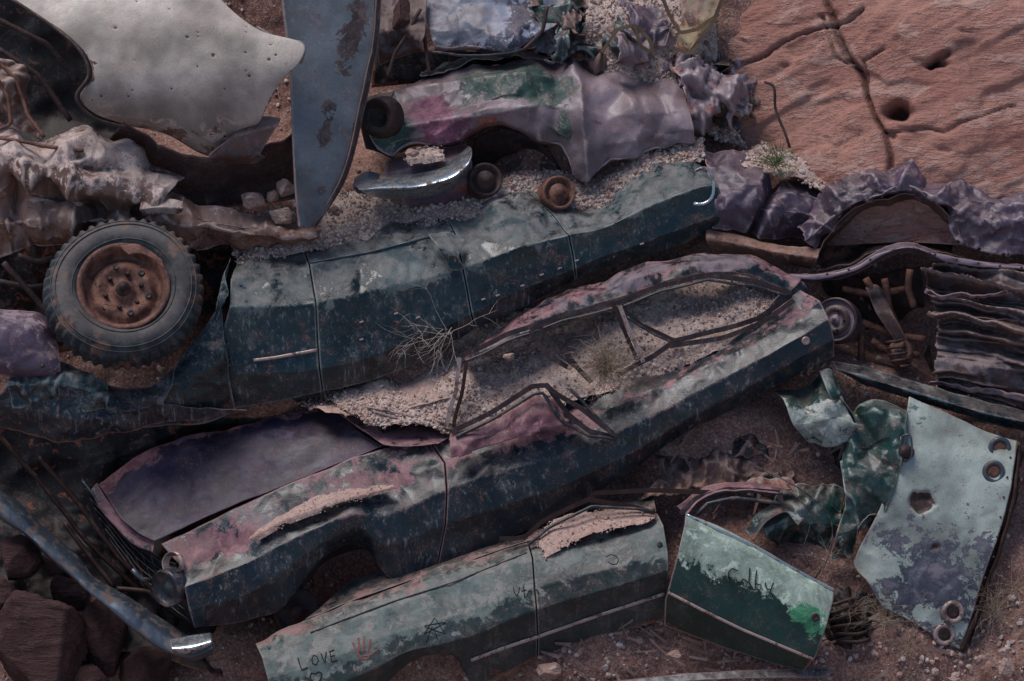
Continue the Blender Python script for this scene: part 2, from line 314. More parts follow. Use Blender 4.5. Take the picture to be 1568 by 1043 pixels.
def gravel_on(p,n,smin=.003,smax=.02,pw=3,seed=1,box=None):
    rg=np.random.default_rng(seed); k=rg.integers(0,len(p.V),n); v=p.V[k].copy(); v[:,:2]+=rg.normal(0,.008,(n,2)) 
    if box is not None:
        q=L2(v); m=(q[:,0]>box[0])&(q[:,0]<box[2])&(q[:,1]>box[1])&(q[:,1]<box[3]); v=v[m]
    m=vn(v*4,seed)+.35*rg.normal(size=len(v))>-.1; v=v[m]
    n=len(v); r=smin+(smax-smin)*rg.uniform(0,1,n)**pw; v[:,2]+=r*.2
    GP.append(v); GRD.append(r)
# ================= GROUND =================
ctl=np.array([(0,0,-1.2),(300,100,-1.3),(0,700,-.9),(150,700,-.8),(60,200,-1.2),(300,330,-.55),(500,100,-1.25),(700,200,-1.1),(600,320,-.58),(800,300,-.75),(950,280,-.75),(1100,200,-.95),(1000,30,-.95),(780,30,-1.3),(1150,480,-.7),
 (450,500,-.8),(800,500,-.6),(600,600,-.35),(900,650,-.5),(1050,720,-.12),(1150,700,-.1),(900,760,-.3),(1350,500,-.95),(1450,350,-1.0),(1500,520,-.9),(1300,600,-.3),(1340,620,-.25),(1400,780,-.2),(1280,880,.1),(1500,900,.1),(1400,1020,.25),(1568,1043,.3),(1568,700,-.25),
 (1100,1000,.25),(900,1020,.3),(1200,1040,.35),(500,850,-.4),(300,850,-.7),(100,1000,-.15),(0,900,-.5),(700,1040,.1),(400,1043,-.1),(1568,120,-1.2),(1300,250,-1.0)],float)
def ground_h(x,y):
    d=((x[...,None]-ctl[:,0])**2+(y[...,None]-ctl[:,1])**2)/95.0**2; w=1/(d+.15)**2
    return (w*ctl[:,2]).sum(-1)/w.sum(-1)
xs=np.concatenate([-np.geomspace(90,4.2,30),np.linspace(-4.1,4.1,420),np.geomspace(4.2,90,30)])
ys=np.concatenate([-np.geomspace(45,3.0,26),np.linspace(-2.95,2.95,300),np.geomspace(3.0,45,26)])
X,Y=np.meshgrid(xs,ys); H=ground_h(np.clip(X,-4,4)*SC+784,521.5-np.clip(Y,-2.8,2.8)*SC)
ct_=1/math.tan(TH); H=H+np.where(Y<-3.2,(-3.2-Y)*ct_,0)-np.where(Y>3.4,(Y-3.4)*ct_,0)
pp=np.stack([X,Y,0*X],-1); H=H+.05*fbm(pp*1.6,1,4)+.022*fbm(pp*9,2,4)+np.where(np.abs(X)>4.5,.5*fbm(pp*.25,5,3),0)
V=np.stack([X,Y,H],-1).reshape(-1,3); I=np.arange(X.size).reshape(X.shape)
F=np.stack([I[:-1,:-1],I[:-1,1:],I[1:,1:],I[1:,:-1]],-1).reshape(-1,4)
mk('hillside_ground',V,F,'soil',None,np.zeros((len(V),3)))
gp=Pan(); m=(np.abs(V[:,0])<4)&(np.abs(V[:,1])<2.9); gp.V=V[m]; gp.Q=L2(gp.V)
gravel_on(gp,16000,.004,.024,4,3); gravel_on(gp,70000,.003,.030,4,4,(820,900,1600,1100)); gravel_on(gp,70000,.003,.022,4,6,(480,290,760,350)); gravel_on(gp,60000,.003,.028,4,8,(1230,560,1360,660))
# ================= ROCK FACE =================
cr=[[(1275,-40),(1288,30),(1322,95),(1340,140),(1362,200),(1375,280)],[(1090,95),(1190,60),(1260,25),(1330,-10)],[(1322,95),(1290,70),(1270,0)],[(1435,90),(1462,72)],[(1360,200),(1450,190),(1568,150)],[(1340,140),(1330,80),(1360,60)]]
cw_=[4.5,3,2.2,4,2.2,2.2]
def rockfn(S,Q,A,N):
    x=Q[...,0]+16*fbm(S*3,4,5); y=Q[...,1]+16*fbm(S*3+5,6,5); dep=0
    for pl,w in zip(cr,cw_):
        dm=1e9
        for a,b in zip(pl[:-1],pl[1:]):
            a=np.array(a,float);b=np.array(b,float);t=np.clip(((x-a[0])*(b-a)[0]+(y-a[1])*(b-a)[1])/((b-a)@(b-a)),0,1)
            dm=np.minimum(dm,np.hypot(x-a[0]-t*(b-a)[0],y-a[1]-t*(b-a)[1]))
        g=np.exp(-(dm/w)**2); dep=dep+g*.07*min(1,w/5); A[...,0]+=g*.7*min(1,w/5)  # carved depth, plus AO-like shade and dirt darkening the crack colour
    for cx,cy,rx,ry,dd in [(1388,162,18,13,.2),(1445,88,15,5,.1),(1310,78,8,4,.04),(1215,85,9,4,.02),(1150,40,9,4,.02),(1490,40,12,3,.02),(1375,205,9,6,.05),(1450,220,10,4,.02)]:
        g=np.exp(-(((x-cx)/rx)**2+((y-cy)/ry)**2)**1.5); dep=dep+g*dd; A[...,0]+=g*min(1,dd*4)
    s=S[...,1]*math.cos(.42)-S[...,0]*math.sin(.42); l=S[...,0]*math.cos(.42)+S[...,1]*math.sin(.42)
    q1=fbm(np.stack([l*.8,s*1.6,0*s],-1)+3,31,4)*3; pl=np.floor(q1)+np.clip(((q1%1)-.4)*4.5,0,1)
    S=S+N*(.026*pl-dep+.09*fbm(S*.8,11,3)+.045*crumple(S,91,.55)+.012*fbm(S*7,12,4)+.010*fbm(np.stack([l*3,s*28,0*s],-1),15,4))[...,None]
    return S,np.clip(A,0,1)
rf=panel(None,'rock_face','rock',[[(960,-500),(1300,-520),(1700,-520),(2100,-500)],[(1000,-150),(1300,-150),(1600,-150),(2100,-150)],[(1050,0),(1250,0),(1450,0),(2100,0)],[(1080,120),(1250,120),(1430,120),(2100,140)],[(1130,250),(1260,260),(1430,270),(2100,300)],[(1180,370),(1290,370),(1440,370),(2100,420)]],
 [-1.9,-1.2,-1.0,-.92,-.85,-.9],(-.1,.7),dent=0,fold=0,res=.013,thick=0,fn=rockfn)
# ================= CAR A =================
A=empty('wrecked_sedan',700,720,0)
Acols=[[(250,830),(287,868),(290,893),(297,930),(303,957),(330,930)],[(340,790),(385,825),(388,855),(392,900),(400,942),(420,915)],[(400,762),(440,800),(440,830),(438,870),(437,928),(455,905)],[(445,742),(487,782),(490,805),(492,830),(494,850),(500,862)],
[(500,718),(545,762),(548,785),(550,805),(552,826),(555,845)],[(545,698),(588,745),(592,790),(595,830),(600,882),(605,870)],[(655,674),(680,707),(684,750),(682,800),(668,870),(670,850)],[(760,650),(775,682),(779,720),(776,770),(765,828),(765,808)],[(850,618),(865,650),(869,695),(866,740),(858,790),(858,765)],
[(945,588),(955,615),(962,655),(961,695),(955,728),(955,706)],[(1045,556),(1055,575),(1061,605),(1061,635),(1058,657),(1055,640)],[(1128,514),(1138,532),(1142,562),(1146,590),(1145,614),(1145,600)],[(1228,445),(1256,464),(1268,490),(1276,520),(1278,547),(1275,535)]]
sA=panel(A,'body_side','A',Acols,[.13,.27,.35,.33,.22,-.35],(.05,-.25),[(.38,.25,.1),(.42,.15,.2),(.0,.0,.05),(-.2,.0,.0),(-.15,.0,.1),(0,0,.3)],cols=True,res=.0095,rt=.06,seams=(6,),dent=.022,fold=.014,crum=.015,K=260,cw=[1.3,1.9,.7,.35,.4,0],
 blobs=[(790,655,110,22,0,.5),(1190,475,80,10,0,.2),(700,700,60,20,2,.2),(860,720,60,30,2,.15),(480,870,50,30,2,.15),(340,825,60,20,0,.3),(430,780,70,16,1,.2),(560,735,80,14,0,.25),(730,740,70,20,1,.1),(1060,600,120,10,1,.1),(300,840,30,20,0,.4)])
lathe(A,'side_marker_lamp','trim',[(0,.01),(.018,.012),(.026,.016),(.03,0)],drape(sA,[(1232,522)],.008)[0],(.2,-.1,1),16)
hoodr=[[(143,742),(205,698),(300,666),(400,641),(500,621)],[(158,758),(215,715),(320,678),(425,652),(522,636)],[(185,792),(245,765),(345,730),(440,692),(545,655)],[(215,815),(275,790),(365,752),(460,715),(570,672)],[(240,826),(305,797),(390,760),(480,722),(586,681)]]
sH=panel(A,'hood','Ah',hoodr,[-.28,-.17,.0,.08,.13],(.04,-.1),[(.62,.35,.1),(.15,.2,0),(-.1,.1,0),(-.1,.15,0),(.0,.1,0)],dent=.028,res=.0105,rt=.5,fold=.014,crum=.006,K=120,cw=[2,1,1,1,1],
 blobs=[(150,745,28,30,0,.6),(205,712,70,14,0,.4),(370,730,70,12,1,.2),(250,770,50,30,1,.15),(180,790,30,20,0,.2),(430,670,50,14,1,.3)])
panel(A,'hood_lip','A',[[(143,742),(158,762),(185,794),(212,817),(240,827)],[(135,752),(150,778),(178,808),(206,832),(238,843)],[(142,768),(160,790),(186,820),(215,842),(246,852)]],[.0,.03,-.03],(-.24,.12),[(.7,.2,.2),(.5,.1,.2),(0,0,.2)],res=.01)
gr=panel(A,'grille_frame','blk',[[(115,735),(150,775),(190,815),(235,850),(270,862)],[(130,790),(170,825),(205,860),(240,895),(285,905)],[(150,830),(185,865),(220,900),(260,935),(303,957)]],[-.2,-.2,-.15],(-.15,.32),res=.012,dent=.02,thick=.01)
for k in range(6):
    f=k/5; tube(A,'grille_bar_%d'%k,'rail',drape(gr,[(122+38*f,750+78*f),(190+30*f,818+82*f),(255+40*f,866+82*f)],.015,14),.005,wob=.012)
for k in range(7):
    f=k/6; tube(A,'grille_slat_%d'%k,'rail',drape(gr,[(125+120*f,752+98*f),(158+122*f,832+112*f)],.01,6),.004)
tube(A,'front_edge_trim','chrome2',drape(gr,[(118,738),(150,775),(190,812),(232,846)],.03,12),.009)
lathe(A,'headlamp_rim','rail',[(.045,.01),(.085,.0),(.115,.02),(.125,.05),(.135,.02),(.13,-.06)],(266,895,.31),(-.65,-.25,.7),40); lathe(A,'headlamp_glass','glass',[(0,.03),(.03,.025),(.06,.01),(.09,-.01)],(266,895,.3),(-.65,-.25,.7),32)
lathe(A,'headlamp_bucket','trim',[(.05,-.02),(.07,.02),(.075,.03),(.08,-.02)],(272,858,.33),(-.5,.1,.8),24)
panel(A,'cowl','A',[[(500,621),(560,628),(630,640),(700,655)],[(545,652),(590,658),(640,664),(695,664)],[(588,679),(610,681),(640,682),(672,680)]],[-.2,.0,.14],(-.02,0),[(.7,.2,.0),(.6,.2,0),(.6,.0,.1)],res=.010,crum=.01,K=20)
rs=panel(A,'crushed_roof','A',[[(708,545),(780,490),(870,447),(960,414),(1060,391),(1150,387),(1230,426)],[(712,552),(785,502),(880,460),(955,430),(1065,402),(1150,402),(1226,434)],[(716,556),(795,514),(885,478),(948,455),(1075,418),(1150,420),(1212,446)]],[-.22,-.02,.02],(.0,-.12),[(.5,.4,.1),(.6,.4,.0),(.2,.2,.1)],crum=.035,K=60,dent=.02,res=.0095,blobs=[(1100,405,50,14,1,.6),(960,440,30,20,1,.4),(800,500,50,20,1,-.2)])
panel(A,'rear_deck','A',[[(1215,425),(1235,430),(1250,455)],[(1160,492),(1205,482),(1262,474)],[(1110,528),(1190,505),(1270,490)]],[-.2,-.06,-.0],(0,-.12),[(.4,.2,0),(.1,0,0),(.4,.1,0)],res=.012,crum=.02,K=20)
def rails(par,nm,lst,h,r=.012,mat='rail',fl=1.,wob=.006,seg=8):
    for i,(pl,hh) in enumerate(lst): tube(par,'%s_%d'%(nm,i),mat,[(x,y,h+hh+ (0 if len(q)==0 else q[0])) for x,y,*q in pl],r,fl,smooth=.12,wob=wob,seg=seg)
rails(A,'window_rail',[([(705,546),(770,515),(860,483),(945,463)],.02),([(945,463),(1010,438),(1080,421),(1150,430),(1212,448)],.02),
 ([(948,468),(985,500),(1032,522),(1090,508),(1160,488),(1212,452)],.0),([(1025,530),(1100,519),(1165,495),(1215,460)],.06),([(945,575),(1000,545),(1030,524)],.06)],0,.024,'A',.35,seg=4)
rails(A,'window_seal',[([(708,556),(775,524),(862,491),(948,470)],.05),([(950,470),(1012,446),(1082,429),(1150,438),(1205,452)],.05),([(960,484),(1000,512),(1036,528)],.04)],0,.010,'rail')
rails(A,'vent_window_frame',[([(812,505),(840,545),(868,562)],.05),([(828,502),(855,540),(880,560)],.07),([(812,505),(830,498)],.05),([(862,535),(885,565),(905,585)],.07)],.04,.024,'A',.35,seg=4)
rails(A,'pillar',[([(948,468),(985,555)],.05),([(703,548),(698,600),(682,655)],.05)],.03,.020,'trim',.4,seg=4); rails(A,'pillar_inner',[([(938,466),(973,545)],.03),([(714,552),(708,600),(694,655)],.04)],.03,.018,'blk',.4,seg=4)
rails(A,'windshield_base',[([(568,628),(620,645),(692,657)],.06),([(560,622),(630,638),(700,652)],.04)],.02,.009,'trim')
rails(A,'bent_door_frame',[([(692,660),(750,632),(815,592),(838,590),(868,632),(900,658),(943,670)],.1),([(835,588),(850,600),(890,625),(943,668)],.13)],.18,.024,'A',.35,seg=4)
rails(A,'bent_door_seal',[([(700,668),(755,640),(818,603),(832,602),(862,645),(900,665),(943,672)],.12),([(870,592),(900,625),(930,655),(943,668)],.1)],.18,.013,'rail')
panel(A,'bent_door_skin','A',[[(690,662),(750,640),(815,600),(845,612),(885,642)],[(685,685),(750,662),(812,636),(848,632),(885,650)],[(690,702),(750,684),(820,664),(860,655),(880,658)]],[.2,.3,.3],(.02,-.02),[(.6,.1,.4),(.8,.1,.2),(.8,0,.1)],crum=.045,K=30,res=.0095,rag=.02)
gA=panel(None,'gravel_bed','gravel',[[(470,600),(560,570),(660,535),(730,498),(860,462),(960,425),(1080,400),(1200,420)],[(500,615),(590,590),(680,565),(780,540),(880,500),(980,462),(1090,430),(1215,440)],[(530,632),(610,615),(690,605),(790,590),(890,545),(990,510),(1100,478),(1220,455)],[(560,650),(640,655),(720,668),(800,645),(890,612),(980,585),(1080,548),(1225,482)]],
 [-.42,-.22,.0,.15],(-.03,-.2),dent=.07,fold=0,fine=.4,ds=3,res=.013,thick=0)
gravel_on(gA,24000,.003,.018,5,11)
tray=panel(None,'sand_pile','sand',[[(430,560),(520,545),(620,500),(700,470)],[(440,600),(530,590),(620,560),(720,520)],[(470,625),(540,615),(620,590),(720,560)],[(500,640),(560,640),(640,625),(720,600)]],[-.55,-.40,-.18,.03],(-.02,-.1),dent=.06,fold=0,fine=.4,res=.013,thick=0); gravel_on(tray,4000,.003,.016,5,12)
ft=panel(None,'drifted_gravel','sand',[[(400,806),(450,776),(520,748),(600,736)],[(385,822),(440,792),(530,762),(605,742)],[(392,829),(450,798),(540,768),(610,745)]],[.24,.325,.32],(.05,-.02),dent=.02,fold=0,ds=9,res=.009,thick=0,rag=.08); gravel_on(ft,500,.003,.008,3,13)
lathe(A,'brake_drum','rustd',[(0,.05),(.04,.05),(.045,.02),(.09,.02),(.13,.0),(.15,.03),(.16,-.02),(.16,-.12)],(455,935,.02),(.15,.1,1),40)
# ================= CAR B =================
B=empty('wrecked_station_wagon',720,430,-.1)
Bc=[[(362,390),(352,430),(352,470),(338,520),(345,572),(355,628),(360,600)],[(458,374),(470,405),(482,466),(484,520),(487,565),(491,602),(490,580)],[(570,352),(588,378),(592,440),(596,490),(600,535),(606,570),(606,550)],[(680,328),(698,362),(708,410),(716,450),(721,480),(727,503),(725,485)],
[(770,302),(790,332),(800,378),(806,415),(809,440),(812,466),(812,450)],[(815,290),(862,345),(871,358),(878,390),(881,412),(884,430),(880,415)],[(900,320),(910,335),(922,348),(928,370),(932,390),(936,408),(935,395)],[(990,258),(1000,282),(1006,310),(1011,340),(1013,360),(1016,380),(1015,368)],
[(1060,222),(1075,250),(1084,282),(1090,308),(1093,330),(1096,352),(1095,340)],[(1095,232),(1101,258),(1105,283),(1108,308),(1110,328),(1112,346),(1110,335)]]
sB=panel(B,'body_side','B',Bc,[-.36,-.17,-.02,-.05,-.06,-.16,-.6],(.05,-.3),[(.5,.4,.1),(.62,.05,.0),(.54,.0,0),(-.15,.0,0),(-.1,.0,.0),(0,0,.15),(0,0,.3)],cols=True,res=.0095,rt=.05,seams=(1,3,5),dent=.024,fold=.018,crum=.015,K=220,cw=[3.,2.2,.9,.4,.3,.5,0],
 blobs=[(600,358,90,12,1,.25),(450,500,25,30,1,.3),(690,390,20,25,2,.3),(1000,280,60,15,0,.2),(750,345,70,20,0,.2),(600,500,60,25,0,.12),(420,520,40,40,1,.08),(860,350,20,10,2,.3)])
panel(B,'front_fender','B',[[(352,395),(345,420),(350,455),(330,480)],[(340,470),(330,505),(310,535),(270,562)],[(345,520),(335,550),(300,575),(265,590)],[(350,575),(330,595),(290,610),(250,620)],[(360,630),(320,645),(270,650),(220,655)]],[-.0,.06,.09,.05,-.05],(-.03,.05),[(.5,.3,.1),(.4,.1,0),(.1,.1,0),(0,0,.2),(0,0,.3)],res=.010,dent=.02,fold=.02,crum=.02,K=24)
panel(B,'front_fender_lower','A',[[(270,562),(220,590),(165,585),(130,565),(90,550),(30,560)],[(268,588),(215,610),(160,605),(110,590),(60,590),(10,600)],[(255,620),(200,632),(150,640),(100,635),(50,625),(-20,625)],[(380,630),(250,652),(150,668),(90,672),(40,660),(-20,655)]],[.05,.13,.14,.02],(.0,.1),[(.2,.4,.2),(.1,.3,.2),(.05,.3,.1),(0,0,.3)],crum=.05,K=40,res=.010,dent=.03,blobs=[(120,590,40,20,1,.4),(300,600,40,20,1,.3)])
panel(B,'bumper_remains','B',[[(20,570),(70,560),(120,570),(170,590)],[(20,590),(80,585),(130,595),(172,610)],[(25,625),(80,620),(130,625),(170,620)]],[.1,.2,.12],(.1,.05),[(.8,.4,0),(.5,0,0),(.1,0,0)],crum=.06,K=20,res=.010)
tube(B,'door_trim','trim',drape(sB,[(388,552),(420,548),(485,536)],.012,12),.012,.5)
for k,(x,y) in enumerate([(553,493),(606,480),(640,486),(688,520),(740,458),(762,452),(800,437),(830,420),(858,410),(884,398),(940,392),(985,372),(553,520)]): tube(B,'trim_clip_%d'%k,'trim',drape(sB,[(x-3,y+1),(x+3,y-1)],.004,4),.007,.5,seg=6)
tube(B,'tail_trim','chrome',[(1064,262,.0),(1078,257,.0),(1088,263,-.0),(1093,285,-.02),(1090,303,-.02),(1078,312,-.02),(1062,312,-.02)],.012)
tube(B,'belt_rail','chrome2',drape(sB,[(470,402),(560,386),(640,366),(694,352)],.010,24),.007)
tube(B,'belt_moulding','rail',drape(sB,[(735,478),(800,455),(870,424)],.010,24),.008)
panel(B,'torn_fold','B',[[(655,356),(688,356),(712,366)],[(668,376),(690,384),(702,396)],[(690,414),(704,414),(712,410)]],[-.12,.0,-.02],(0,0),[(.8,.3,0),(.5,0,.3),(0,0,0)],crum=.02,K=5,res=.008)
gB=panel(None,'gravel_drift','gravel',[[(330,330),(420,320),(540,290),(700,285),(820,255),(880,262),(980,225),(1090,195)],[(350,370),(450,358),(560,332),(690,308),(790,285),(870,300),(990,240),(1085,212)],[(362,402),(460,386),(570,364),(690,340),(800,318),(880,342),(990,276),(1085,240)]],[-.56,-.38,-.28],(.05,-.3),dent=.05,fold=0,fine=.4,ds=3,res=.013,thick=0); gravel_on(gB,18000,.003,.021,4,14)
# ================= WHEEL =================
Wl=empty('car_wheel',195,440,.2); ax=(.10,.40,1.0); wc=(194,446,.22)
def lug(r,z,a,prof):
    out=prof[:,0][:,None]>.50; s=np.sin(a*44+np.sign(z)*1.0); r=np.where(out,r+np.where(s>0,.016,-.006),r); return r*(1+.02*np.sin(a*2+.6)),z+.02*np.sin(a*2)
lathe(Wl,'tyre','tyre',[(.295,.02),(.30,.07),(.33,.10),(.38,.115),(.43,.11),(.475,.09),(.505,.05),(.518,.03),(.522,.0),(.522,-.03),(.522,-.10),(.515,-.14),(.49,-.18),(.40,-.2),(.30,-.17)],wc,ax,176,lug)
for k,(r_,z_) in enumerate([(.345,.106),(.455,.104),(.485,.083)]): lathe(Wl,'sidewall_rib_%d'%k,'tyre',[(r_-.006,z_-.006),(r_-.003,z_+.005),(r_+.003,z_+.005),(r_+.006,z_-.008)],wc,ax,96,lambda r,z,a,p:(r*(1+.02*np.sin(a*2+.6)),z+.02*np.sin(a*2)))
lathe(Wl,'rim','rust',[(.30,.075),(.318,.088),(.312,.098),(.285,.09),(.27,.06),(.262,.0),(.25,-.02),(.225,-.015),(.21,.005),(.18,.02),(.15,.012),(.12,-.01),(.085,-.012),(.07,.01),(.055,.03),(0,.035)],wc,ax,72,lambda r,z,a,p:(r,z+np.where((p[:,0][:,None]<.2)&(p[:,0][:,None]>.1),.010*np.sin(a*5),0)))
cu=np.cross([0,1,0.],np.array(ax)/np.linalg.norm(ax)); cu/=np.linalg.norm(cu); cv=np.cross(np.array(ax)/np.linalg.norm(ax),cu)
for k in range(6):
    a=k*math.tau/6+.3; q=L2(L(np.array(wc,float))+.125*(math.cos(a)*cu+math.sin(a)*cv))
    lathe(Wl,'lug_nut_%d'%k,'rustd',[(0,.03),(.012,.03),(.016,.02),(.018,-.01)],q,ax,6,smooth=False)
    a+=.5; q=L2(L(np.array(wc,float))+.175*(math.cos(a)*cu+math.sin(a)*cv)); lathe(Wl,'rim_hole_%d'%k,'blk',[(0,.019),(.014,.022),(.022,.024),(.024,.01)],q,ax,12)
lathe(Wl,'hub','rustd',[(0,.11),(.022,.105),(.03,.09),(.032,.05),(.05,.045),(.055,.02)],wc,ax,24)
panel(Wl,'torn_hubcap','rust',[[(190,378),(220,376),(255,400)],[(205,392),(230,392),(260,415)]],[.36,.38],(0,0),res=.01,crum=.01,K=4)
# ================= CAR C =================
C=empty('graffiti_covered_car',700,950,.4)
Cc=[[(395,980),(408,1000),(418,1030),(425,1062),(430,1085),(440,1120)],[(470,945),(495,962),(508,1000),(520,1038),(525,1065),(530,1100)],[(580,905),(600,925),(613,960),(622,990),(628,1002),(632,1008)],[(640,882),(655,903),(665,945),(672,978),(685,995),(695,998)],[(690,862),(702,885),(712,930),(718,965),(723,1002),(727,1040)],[(808,826),(815,850),(818,895),(821,925),(823,968),(822,1002)],[(920,800),(925,825),(926,865),(926,895),(926,932),(925,968)],[(1003,780),(1012,800),(1018,840),(1019,865),(1019,903),(1015,945)]]
sC=panel(C,'body_side','C',Cc,[.24,.40,.50,.53,.42,.30],(.03,-.02),[(.3,.5,.1),(.75,.12,.0),(.62,.0,0),(.25,.0,.05),(-.2,.0,.15),(-.1,.1,.3)],cols=True,res=.0095,rt=.06,seams=(5,),dent=.018,fold=.014,crum=.009,K=160,cw=[2.2,1.4,.8,.6,.6,.5],
 blobs=[(500,990,60,40,0,.2),(470,955,40,12,1,.3),(900,830,60,14,1,.25),(900,880,80,30,0,-.3),(620,940,70,12,1,.05)])
lathe(C,'side_marker_lamp','rail',[(0,.01),(.012,.012),(.018,.012),(.02,0)],drape(sC,[(1006,828)],.006)[0],(.1,0,1),14)
tube(C,'side_trim','trim',drape(sC,[(722,1003),(770,985),(822,968),(920,934),(1014,903)],.014,50),.013,.5)
tube(C,'drip_rail','rail',drape(sC,[(480,962),(590,920),(700,884),(806,842)],.01,50),.005)
panel(C,'roof','C',[[(540,890),(660,848),(800,812),(830,800),(920,775),(1000,755)],[(470,945),(620,890),(760,842),(830,820),(920,800),(1003,780)]],[.0,.24],(0,-.04),[(.2,.2,.2),(.2,.6,.1)],res=.012,crum=.01)
gC=panel(None,'drifted_sand','sand',[[(825,800),(880,785),(940,775),(1000,772)],[(822,830),(880,808),(940,797),(1000,788)],[(830,850),(880,826),(940,807),(990,795)]],[.2,.36,.42],(0,-.03),dent=.02,fold=0,ds=7,res=.010,thick=0,rag=.07); gravel_on(gC,500,.003,.010,3,15)
rails(C,'window_frame',[([(800,822),(830,795),(900,762),(960,772),(1000,782)],.04),([(900,762),(912,752),(1000,748),(1100,752)],.0),([(805,818),(790,822),(765,822)],.04)],.24,.022,'blk',.4,seg=4); rails(C,'window_seal',[([(808,830),(838,806),(905,772),(1000,778)],.08)],.24,.012)
rails(C,'crushed_pillar',[([(1040,785),(1065,760),(1110,747),(1190,752)],.0),([(1190,752),(1192,770)],.02)],.26,.024,'A',.4,seg=4); rails(C,'crushed_pillar_seal',[([(1065,785),(1080,768),(1120,760),(1190,768)],.04)],.26,.015)
panel(C,'pillar_skin','A',[[(1035,775),(1065,752),(1110,738),(1195,745)],[(1050,785),(1070,765),(1115,750),(1195,755)]],[.18,.28],(0,0),[(.7,.2,.1),(.7,.2,0)],res=.01,crum=.015,K=8)
Dr=empty('detached_car_door',1140,900,.6)
sD=panel(Dr,'door_skin','Dr',[[(1046,781),(1090,799),(1150,830),(1205,862),(1267,894)],[(1044,795),(1088,815),(1148,846),(1203,878),(1264,911)],[(1034,835),(1080,857),(1142,890),(1198,920),(1254,946)],[(1018,896),(1068,922),(1130,951),(1185,975),(1238,996)],[(1014,912),(1064,936),(1124,962),(1180,985),(1232,1004)],[(1014,952),(1062,968),(1120,988),(1172,1004),(1222,1019)]],[.42,.5,.54,.50,.46,.38],(0,.1),
 [(1.1,0,.0),(1.1,0,.0),(.50,.1,.0),(-.2,.0,.0),(-.1,0,.15),(-.1,0,.15)],res=.009,rt=.08,dent=.014,fold=.006,blobs=[(1225,935,45,30,1,.6),(1050,820,20,40,0,.35),(1140,860,60,22,0,.4),(1250,930,10,30,0,.3)])
tube(Dr,'door_top_trim','chrome',drape(sD,[(1046,783),(1150,832),(1266,896)],.012,30),.009,.6)
tube(Dr,'door_side_trim','trim',drape(sD,[(1019,900),(1068,925),(1130,955),(1236,999)],.012,30),.011,.5)
panel(Dr,'door_edge','trim',[[(1267,894),(1264,911),(1254,946),(1238,996),(1222,1019)],[(1270,896),(1268,914),(1259,950),(1243,1000),(1228,1022)]],[.52,.36],(.02,-.05),res=.01,thick=.004)
panel(Dr,'door_inner','blk',[[(1046,781),(1267,894)],[(1014,952),(1222,1019)]],[.34,.28],(0,.1),res=.03,dent=.004)
lathe(Dr,'door_handle_hole','rustd',[(.0,.004),(.014,.006),(.024,.012),(.03,.0)],(1237,935,drape(sD,[(1237,935)],.006)[0][2]),(.2,.1,1),20)
panel(C,'sill_dark','blk',[[(1014,905),(1060,935),(1120,965),(1200,1000)],[(1010,950),(1060,985),(1120,1005),(1215,1030)]],[.2,.1],(0,0),res=.02)  # dark sheet standing in for the shadow gap under the sill
def gl(par,nm,p,strokes,r=.0045,mat='ink',off=.003):
    for i,s in enumerate(strokes): tube(par,'%s_%d'%(nm,i),mat,drape(p,s,off,max(6,int(len(s)*6))),r,.5,seg=5)
gl(C,'graffiti_love',sC,[[(462,998),(468,1016),(478,1012)],[(486,994),(482,1003),(488,1010),(494,1003),(490,994),(485,994)],[(497,992),(503,1006),(505,989)],[(510,988),(514,1004),(522,1001)],[(511,996),(518,994)],[(510,989),(517,986)],[(488,1040),(480,1025),(484,1018),(490,1023),(496,1016),(500,1024),(490,1040)]])
gl(C,'graffiti_place',sC,[[(786,893),(788,905),(794,905),(795,892)],[(801,890),(803,908)],[(798,898),(806,896)],[(812,902),(808,898),(812,895),(814,903)],[(817,890),(818,903)],[(818,896),(823,896),(824,903)]],.0035)
gl(C,'graffiti_star',sC,[[(652,962),(668,938),(684,962),(650,950),(686,944),(652,962)],[(655,975),(665,948),(672,970)],[(925,848),(935,842),(945,850),(940,860),(928,855)]],.003)
gl(C,'handprint',sC,[[(552,990),(558,1000),(568,1000),(572,992)],[(552,990),(545,975)],[(556,988),(553,968)],[(562,988),(562,966)],[(568,990),(572,970)],[(572,994),(584,984)],[(556,996),(570,994)]],.008,'redink',.0)
gl(Dr,'graffiti_name',sD,[[(1122,866),(1112,862),(1106,872),(1110,884),(1120,886)],[(1130,878),(1126,886),(1134,890),(1137,882),(1130,878)],[(1140,862),(1138,885),(1144,892)],[(1150,866),(1147,890),(1155,895),(1158,888),(1149,885)],[(1163,884),(1164,893),(1171,894)],[(1175,884),(1166,907),(1158,903)]],.005,off=.012)
